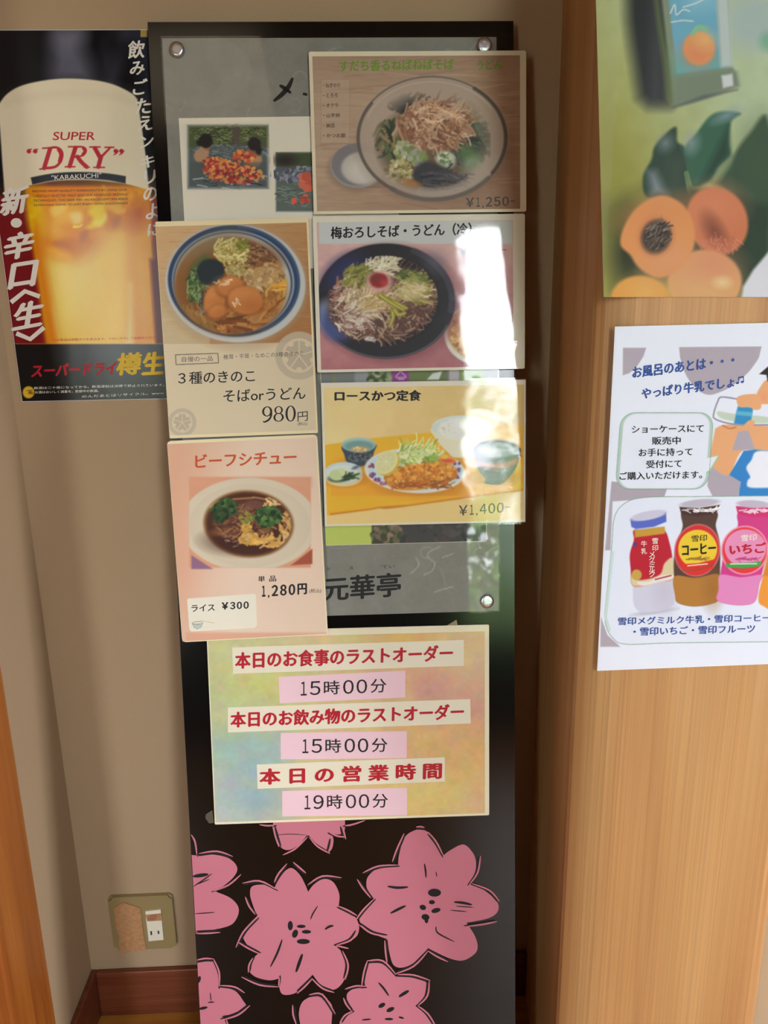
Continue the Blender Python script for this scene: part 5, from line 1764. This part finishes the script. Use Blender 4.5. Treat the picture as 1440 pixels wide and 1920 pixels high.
# ================================================================== milk sign on the pillar
t0, t1 = PILP.uv(1155, 609), PILP.uv(1440, 602)
ma = (t1 - t0) / np.linalg.norm(t1 - t0)
mA = PILP.a * ma[0] + PILP.b * ma[1]
mB = np.cross(PILP.n, mA)
MW = 0.278
m0 = PILP.uv(1111, 1260)
MH = float(np.linalg.norm(t0 - m0))
mpl = Plane(PILP.P(t0[0], t0[1], 0.0008) - mB * MH, mA, PILP.n)
# shear of the left edge is small: shift so that the sheet is centred on it
off = (PILP.uv(1111, 1260) - np.array([(mpl.O - PILP.O) @ PILP.a, (mpl.O - PILP.O) @ PILP.b]))
mpl = Plane(mpl.O + PILP.a * off[0] * 0.5, mA, PILP.n)
milk = empty('milk_sign', mpl.P(MW / 2, 0), 'white laminated sign with milk bottles and blue lettering, lower on the wooden pillar', 'sign')
slab('paper_sheet', mpl, 0.002, MW - 0.002, 0.002, MH - 0.002, 0, 0.0004, M_white_p, milk)
A = Art(1090, 590, 0.2431, 1560, 2820, (228, 231, 246), 1.6, 71)
GR = (174, 163, 176)
A.poly([(320, 255), (498, 255), (478, 320), (430, 395), (370, 450), (318, 468)], GR, 1, 3)
A.poly([(752, 250), (1388, 245), (1368, 330)] + cr([(1350, 360), (1280, 450), (1160, 550), (1060, 600), (980, 618), (910, 590), (840, 520), (790, 430), (760, 330)]), GR, 1, 3)
A.poly([(232, 1285), (660, 1340), (640, 1400), (640, 1410), (240, 1440), (224, 1816), (182, 1816)], GR, 1, 3)
A.poly([(150, 2330), (200, 2470), (300, 2560), (145, 2560)], GR, 1, 3)
A.poly([(985, 1190), (1060, 1080), (1240, 1290), (1205, 1400), (1010, 1400), (970, 1320)], GR, 1, 3)
# drinking figure
SK = (228, 166, 118)
A.poly(cr([(1030, 880), (1090, 850), (1200, 850), (1320, 870), (1440, 1040), (1440, 1060), (1240, 1050), (1140, 1235), (1020, 1180), (985, 1110)]), SK, 1, 4)
A.poly([(1280, 850), (1600, 850), (1600, 1090), (1440, 1065), (1340, 1040)], SK, 1, 4)
A.poly(cr([(1350, 620), (1390, 540), (1440, 500), (1600, 500), (1600, 760), (1440, 700), (1370, 690)], True), SK, 1, 4)
A.ell(1400, 640, 40, 30, (226, 140, 108), 0.5, 0, 30)
A.poly([(1370, 458), (1420, 415), (1450, 390), (1600, 380), (1600, 500), (1435, 515), (1425, 465)], (34, 30, 28), 1, 3)
A.poly(cr([(1200, 640), (1280, 615), (1370, 625), (1385, 720), (1300, 715), (1210, 710)], True), SK, 1, 4)
A.poly([(1210, 900), (1285, 890), (1340, 1040), (1160, 1045)], GR, 1, 4)
A.line(cr([(1090, 855), (1140, 878), (1190, 868)]), 12, (196, 116, 74), 0.8)
A.poly([(1060, 660), (1010, 800), (1090, 825), (1440, 860), (1440, 690), (1210, 690), (1200, 660)], (228, 231, 246), 1, 4)
A.poly(cr([(1050, 745), (1180, 765), (1440, 790), (1440, 835), (1240, 830), (1080, 800)], True), (194, 206, 190), 1, 5)
A.poly([(1205, 705), (1325, 715), (1300, 860), (1175, 840)], (44, 140, 196), 1, 5)
A.poly([(1195, 742), (1318, 752), (1312, 785), (1188, 772)], (92, 176, 206), 1, 5)
A.line(cr([(1200, 650), (1080, 635), (1050, 670), (1020, 760), (1025, 800), (1100, 830), (1180, 845), (1250, 850), (1440, 850)]), 13, (150, 148, 166), 1)
A.poly(cr([(1200, 640), (1280, 615), (1370, 625), (1385, 715), (1340, 735), (1290, 710), (1250, 715), (1210, 705)], True), SK, 1, 4)
A.poly(cr([(1250, 860), (1290, 815), (1330, 820), (1330, 850), (1270, 890)], True), SK, 1, 4)
A.poly([(1250, 1050), (1340, 1040), (1600, 1060), (1600, 1400), (1210, 1400), (1230, 1290), (1140, 1235)], (44, 128, 198), 1, 4)
A.poly(cr([(1340, 1060), (1430, 1050), (1600, 1080), (1600, 1330), (1440, 1335), (1290, 1330), (1280, 1280), (1300, 1250), (1270, 1180), (1310, 1120)], True), (232, 232, 244), 1, 6)
# speech bubble
def rrect(x0, y0, x1, y1, r, sk=0.0):
    o = []
    for cx, cy, a0 in ((x1 - r, y0 + r, -90), (x1 - r, y1 - r, 0), (x0 + r, y1 - r, 90), (x0 + r, y0 + r, 180)):
        for q in range(8):
            a = math.radians(a0 + q * 90 / 7)
            yy = cy + r * math.sin(a)
            o.append((cx + r * math.cos(a) + (yy - y0) * sk, yy))
    return o
bb = rrect(304, 755, 1020, 1345, 110, -0.075)
A.poly(bb, (176, 200, 190), 1, 3)
A.poly([(960, 1110), (1064, 1080), (1000, 1200), (940, 1240)], (150, 196, 150), 1, 3)
A.poly(rrect(328, 762, 996, 1338, 100, -0.075), (226, 229, 244), 1, 3)
A.poly([(940, 1112), (1052, 1088), (985, 1200), (930, 1230)], (226, 229, 244), 1, 3)
A.line(bb + bb[:1], 4, (92, 132, 100), 0.7)
# bottle panel
pp = [(1600, 1395)] + cr([(1600, 1395), (900, 1402), (500, 1408), (340, 1450), (255, 1560), (232, 1800), (180, 2300)], n=5) + cr([(180, 2300), (190, 2400), (240, 2490), (340, 2540), (700, 2530), (1600, 2520)], n=5)
A.poly(pp, (224, 228, 244), 1, 3)
A.line(pp, 5, (110, 150, 116), 0.9)
A.line([(240, 1830), (212, 2100), (186, 2330), (215, 2430)], 22, (196, 216, 212), 0.9)
Y0 = 1316
def bp(p):
    return [(x, y + Y0) for x, y in p]
# plain milk bottle
A.ell(560, 975 + Y0, 150, 16, (176, 178, 190), 0.9, -8, 8)
A.poly(cr(bp([(410, 330), (400, 430), (372, 530), (378, 640), (395, 780), (400, 900), (430, 960), (500, 982), (620, 968), (700, 930), (720, 880), (715, 720), (705, 600), (690, 480), (650, 390), (630, 320)]), True), (206, 204, 224), 1, 4)
A.ell(640, 830 + Y0, 60, 110, (192, 184, 204), 0.8, 0, 60)
A.poly(cr(bp([(408, 345), (405, 420), (374, 530), (380, 650), (392, 768), (480, 775), (600, 745), (712, 712), (700, 560), (680, 450), (640, 350), (540, 362)]), True), (186, 24, 48), 1, 4)
A.poly(bp([(410, 345), (640, 318), (645, 372), (412, 402)]), (196, 152, 54), 1, 4)
A.poly(cr(bp([(386, 690), (450, 730), (600, 690), (640, 600), (706, 560), (712, 712), (600, 745), (480, 775), (392, 770)]), True), (216, 200, 160), 1, 6)
A.ell(425, 690 + Y0, 40, 42, (196, 160, 76), 1, 0, 4)
A.poly(cr(bp([(430, 745), (520, 740), (600, 700), (700, 690), (712, 715), (600, 748), (480, 774)]), True), (230, 222, 220), 1, 5)
A.line(bp([(570, 725), (690, 695)]), 12, (176, 60, 70), 0.9)
A.rect(400, 440 + Y0, 424, 470 + Y0, (60, 70, 140), 1)
A.poly(bp([(375, 260), (385, 320), (420, 336), (560, 318), (655, 280), (652, 205)]), (88, 104, 196), 1, 4)
A.ell(516, 232 + Y0, 140, 34, (200, 196, 218), 1, -11, 4)
# coffee milk bottle
A.poly(cr(bp([(785, 200), (780, 320), (735, 440), (712, 580), (715, 720), (725, 850), (745, 905), (860, 932), (990, 915), (1060, 870), (1066, 700), (1070, 540), (1062, 420), (1035, 310), (1035, 200)]), True), (84, 58, 50), 1, 4)
A.poly(cr(bp([(716, 702), (722, 850), (745, 905), (860, 932), (990, 915), (1060, 868), (1066, 690), (880, 712)]), True), (178, 122, 54), 1, 4)
A.ell(1010, 800 + Y0, 50, 100, (150, 96, 40), 0.7, 0, 50)
A.poly(bp([(755, 165), (770, 225), (900, 240), (1040, 215), (1066, 150), (900, 175)]), (74, 44, 44), 1, 4)
A.ell(912, 137 + Y0, 152, 30, (188, 180, 196), 1, -5, 4)
A.strands(26, 915, 190 + Y0, 150, 12, 50, 10, [(236, 232, 236)], 0, 20)
A.ell(892, 500 + Y0, 176, 204, (206, 110, 116), 1, 12, 4)
A.ell(892, 500 + Y0, 166, 194, (206, 40, 44), 1, 12, 4)
A.ell(896, 490 + Y0, 150, 148, (232, 198, 50), 1, 8, 4)
A.poly(bp([(745, 610), (900, 600), (1040, 566), (1010, 640), (940, 680), (840, 690), (790, 660)]), (214, 44, 44), 1, 4)
A.line(bp([(780, 655), (900, 650), (1020, 612)]), 7, (110, 90, 30))
A.line(bp([(820, 620), (970, 605)]), 9, (240, 214, 190))
A.strands(30, 880, 568 + Y0, 100, 8, 40, 6, [(150, 110, 40)], -4, 10)
# strawberry milk bottle
A.poly(cr(bp([(1215, 210), (1205, 310), (1150, 420), (1100, 520), (1072, 680), (1060, 800), (1045, 880), (1130, 915), (1260, 922), (1340, 890), (1370, 760), (1420, 560), (1440, 420), (1430, 210)]), True), (206, 56, 132), 1, 4)
A.poly(cr(bp([(1070, 690), (1058, 800), (1044, 880), (1130, 915), (1260, 922), (1340, 890), (1365, 770), (1392, 690), (1230, 708)]), True), (222, 134, 190), 1, 4)
A.poly(bp([(1190, 160), (1205, 220), (1320, 245), (1460, 240), (1460, 170)]), (206, 46, 110), 1, 4)
A.ell(1325, 145 + Y0, 128, 30, (192, 178, 196), 1, 3, 4)
A.strands(20, 1320, 195 + Y0, 110, 10, 50, 9, [(240, 214, 228)], 4, 12)
A.ell(1258, 500 + Y0, 182, 190, (234, 150, 180), 1, 10, 4)
A.ell(1258, 500 + Y0, 170, 178, (222, 52, 56), 1, 10, 4)
A.ell(1264, 485 + Y0, 160, 146, (226, 142, 186), 1, 6, 4)
A.poly(bp([(1110, 600), (1260, 598), (1390, 585), (1380, 622), (1250, 640), (1120, 632)]), (64, 160, 74), 1, 4)
A.line(bp([(1150, 606), (1350, 604)]), 9, (206, 224, 196))
A.strands(30, 1250, 566 + Y0, 100, 8, 40, 6, [(196, 70, 130)], 2, 10)
# orange bottle beyond
A.poly(cr(bp([(1460, 300), (1440, 560), (1400, 700), (1365, 860), (1400, 930), (1600, 960), (1600, 300)]), True), (232, 150, 56), 1, 4)
A.poly(bp([(1430, 540), (1600, 540), (1600, 690), (1395, 700)]), (206, 120, 40), 0.8, 8)
for q in range(6):
    A.ell(300 + q * 130 + (q % 2) * 40, 2650 + (q % 3) * 40, 60, 24, (234, 236, 250), 0.5, 20, 20)
print_mesh('sign_print', mpl, 0.003, MW - 0.003, 0.003, MH - 0.003, 0.00055, A, print_mat('sign_ink', 0.5, 0.3), milk, 1.0, 0.00058)
k = Ink(mpl, TH)
k.text('お風呂のあとは・・・', (1185, 710), (1376, 686), 22, 0.045)
k.text('やっぱり牛乳でしょ', (1202, 749), (1376, 726), 21, 0.045)
for x, y in ((1382, 718), (1391, 716)):
    k.shape([(x + 3 * math.cos(a), y + 2.2 * math.sin(a)) for a in [math.pi * i / 6 for i in range(12)]])
    k.stroke([(x + 2.6, y), (x + 2.2, y - 11)], 1.6, taper=False)
k.stroke([(1384, 708), (1394, 706)], 2.6, taper=False)
k.build('heading_lettering', M_blue, milk)
k = Ink(mpl, TH)
k.text('雪印メグミルク牛乳・雪印コーヒー', (1158, 1172), (1444, 1165), 15, 0.03)
k.text('・雪印いちご・雪印フルーツ', (1187, 1192), (1415, 1186), 16, 0.03)
k.build('caption_lettering', M_blue, milk)
k = Ink(mpl, TH)
for t, a, b, h in (('ショーケースにて', (1184, 812), (1319, 810), 14), ('販売中', (1222, 834), (1276, 833), 15), ('お手に持って', (1197, 856), (1298, 854), 15),
                   ('受付にて', (1211, 878), (1278, 876), 15), ('ご購入いただけます。', (1161, 900), (1316, 897), 15)):
    k.text(t, a, b, h, 0.025)
k.build('bubble_lettering', M_ink, milk)
k = Ink(mpl, TH)
k.text('コーヒー', (1278, 1042), (1342, 1037), 21, 0.05)
k.text('雪印', (1296, 1016), (1325, 1014), 12, 0.01)
k.build('label_lettering', [M_ink, M_red, M_whiteink], milk)
k = Ink(mpl, TH)
k.text('いちご', (1367, 1040), (1436, 1036), 20, 0.05, 1)
k.build('fruit_lettering', [M_ink, M_red, M_whiteink], milk)
k = Ink(mpl, TH)
k.text('雪印', (1389, 1015), (1418, 1013), 12, 0.01, 2)
k.build('dairy_lettering', [M_ink, M_red, M_whiteink], milk)
k = Ink(mpl, TH)
for ch, c in (('雪', (1228, 1014)), ('印', (1228, 1027)), ('メ', (1222, 1039)), ('グ', (1222, 1049)), ('ミ', (1222, 1058)), ('ル', (1222, 1067)), ('ク', (1222, 1076)), ('牛', (1207, 1019)), ('乳', (1207, 1033))):
    k.glyph(ch, c, (11, -0.5), (0, -11), 0.01, 2)
k.build('bottle_lettering', [M_ink, M_red, M_whiteink], milk)
slab('laminate_film', mpl, 0, MW, 0, MH, FH, FH + 0.0001, film_mat('laminate_sign', 0.10, 1.42, (60, 60, 160), 0.02, 0.1), milk, corner=0.003)

# ================================================================== ceiling lamp above, out of the picture
lamp = empty('ceiling_lamp', (-0.6, -1.9, CEIL - 0.03), 'round white ceiling lamp', 'lamp')
bm = bmesh.new()
bmesh.ops.create_cone(bm, cap_ends=True, segments=40, radius1=0.22, radius2=0.24, depth=0.03, matrix=Matrix.Translation((-0.6, -1.9, CEIL - 0.015)))
bm_obj('lamp_housing', bm, lamp, M_white)
bpy.data.objects.remove(_fo)
bpy.data.curves.remove(_fc)
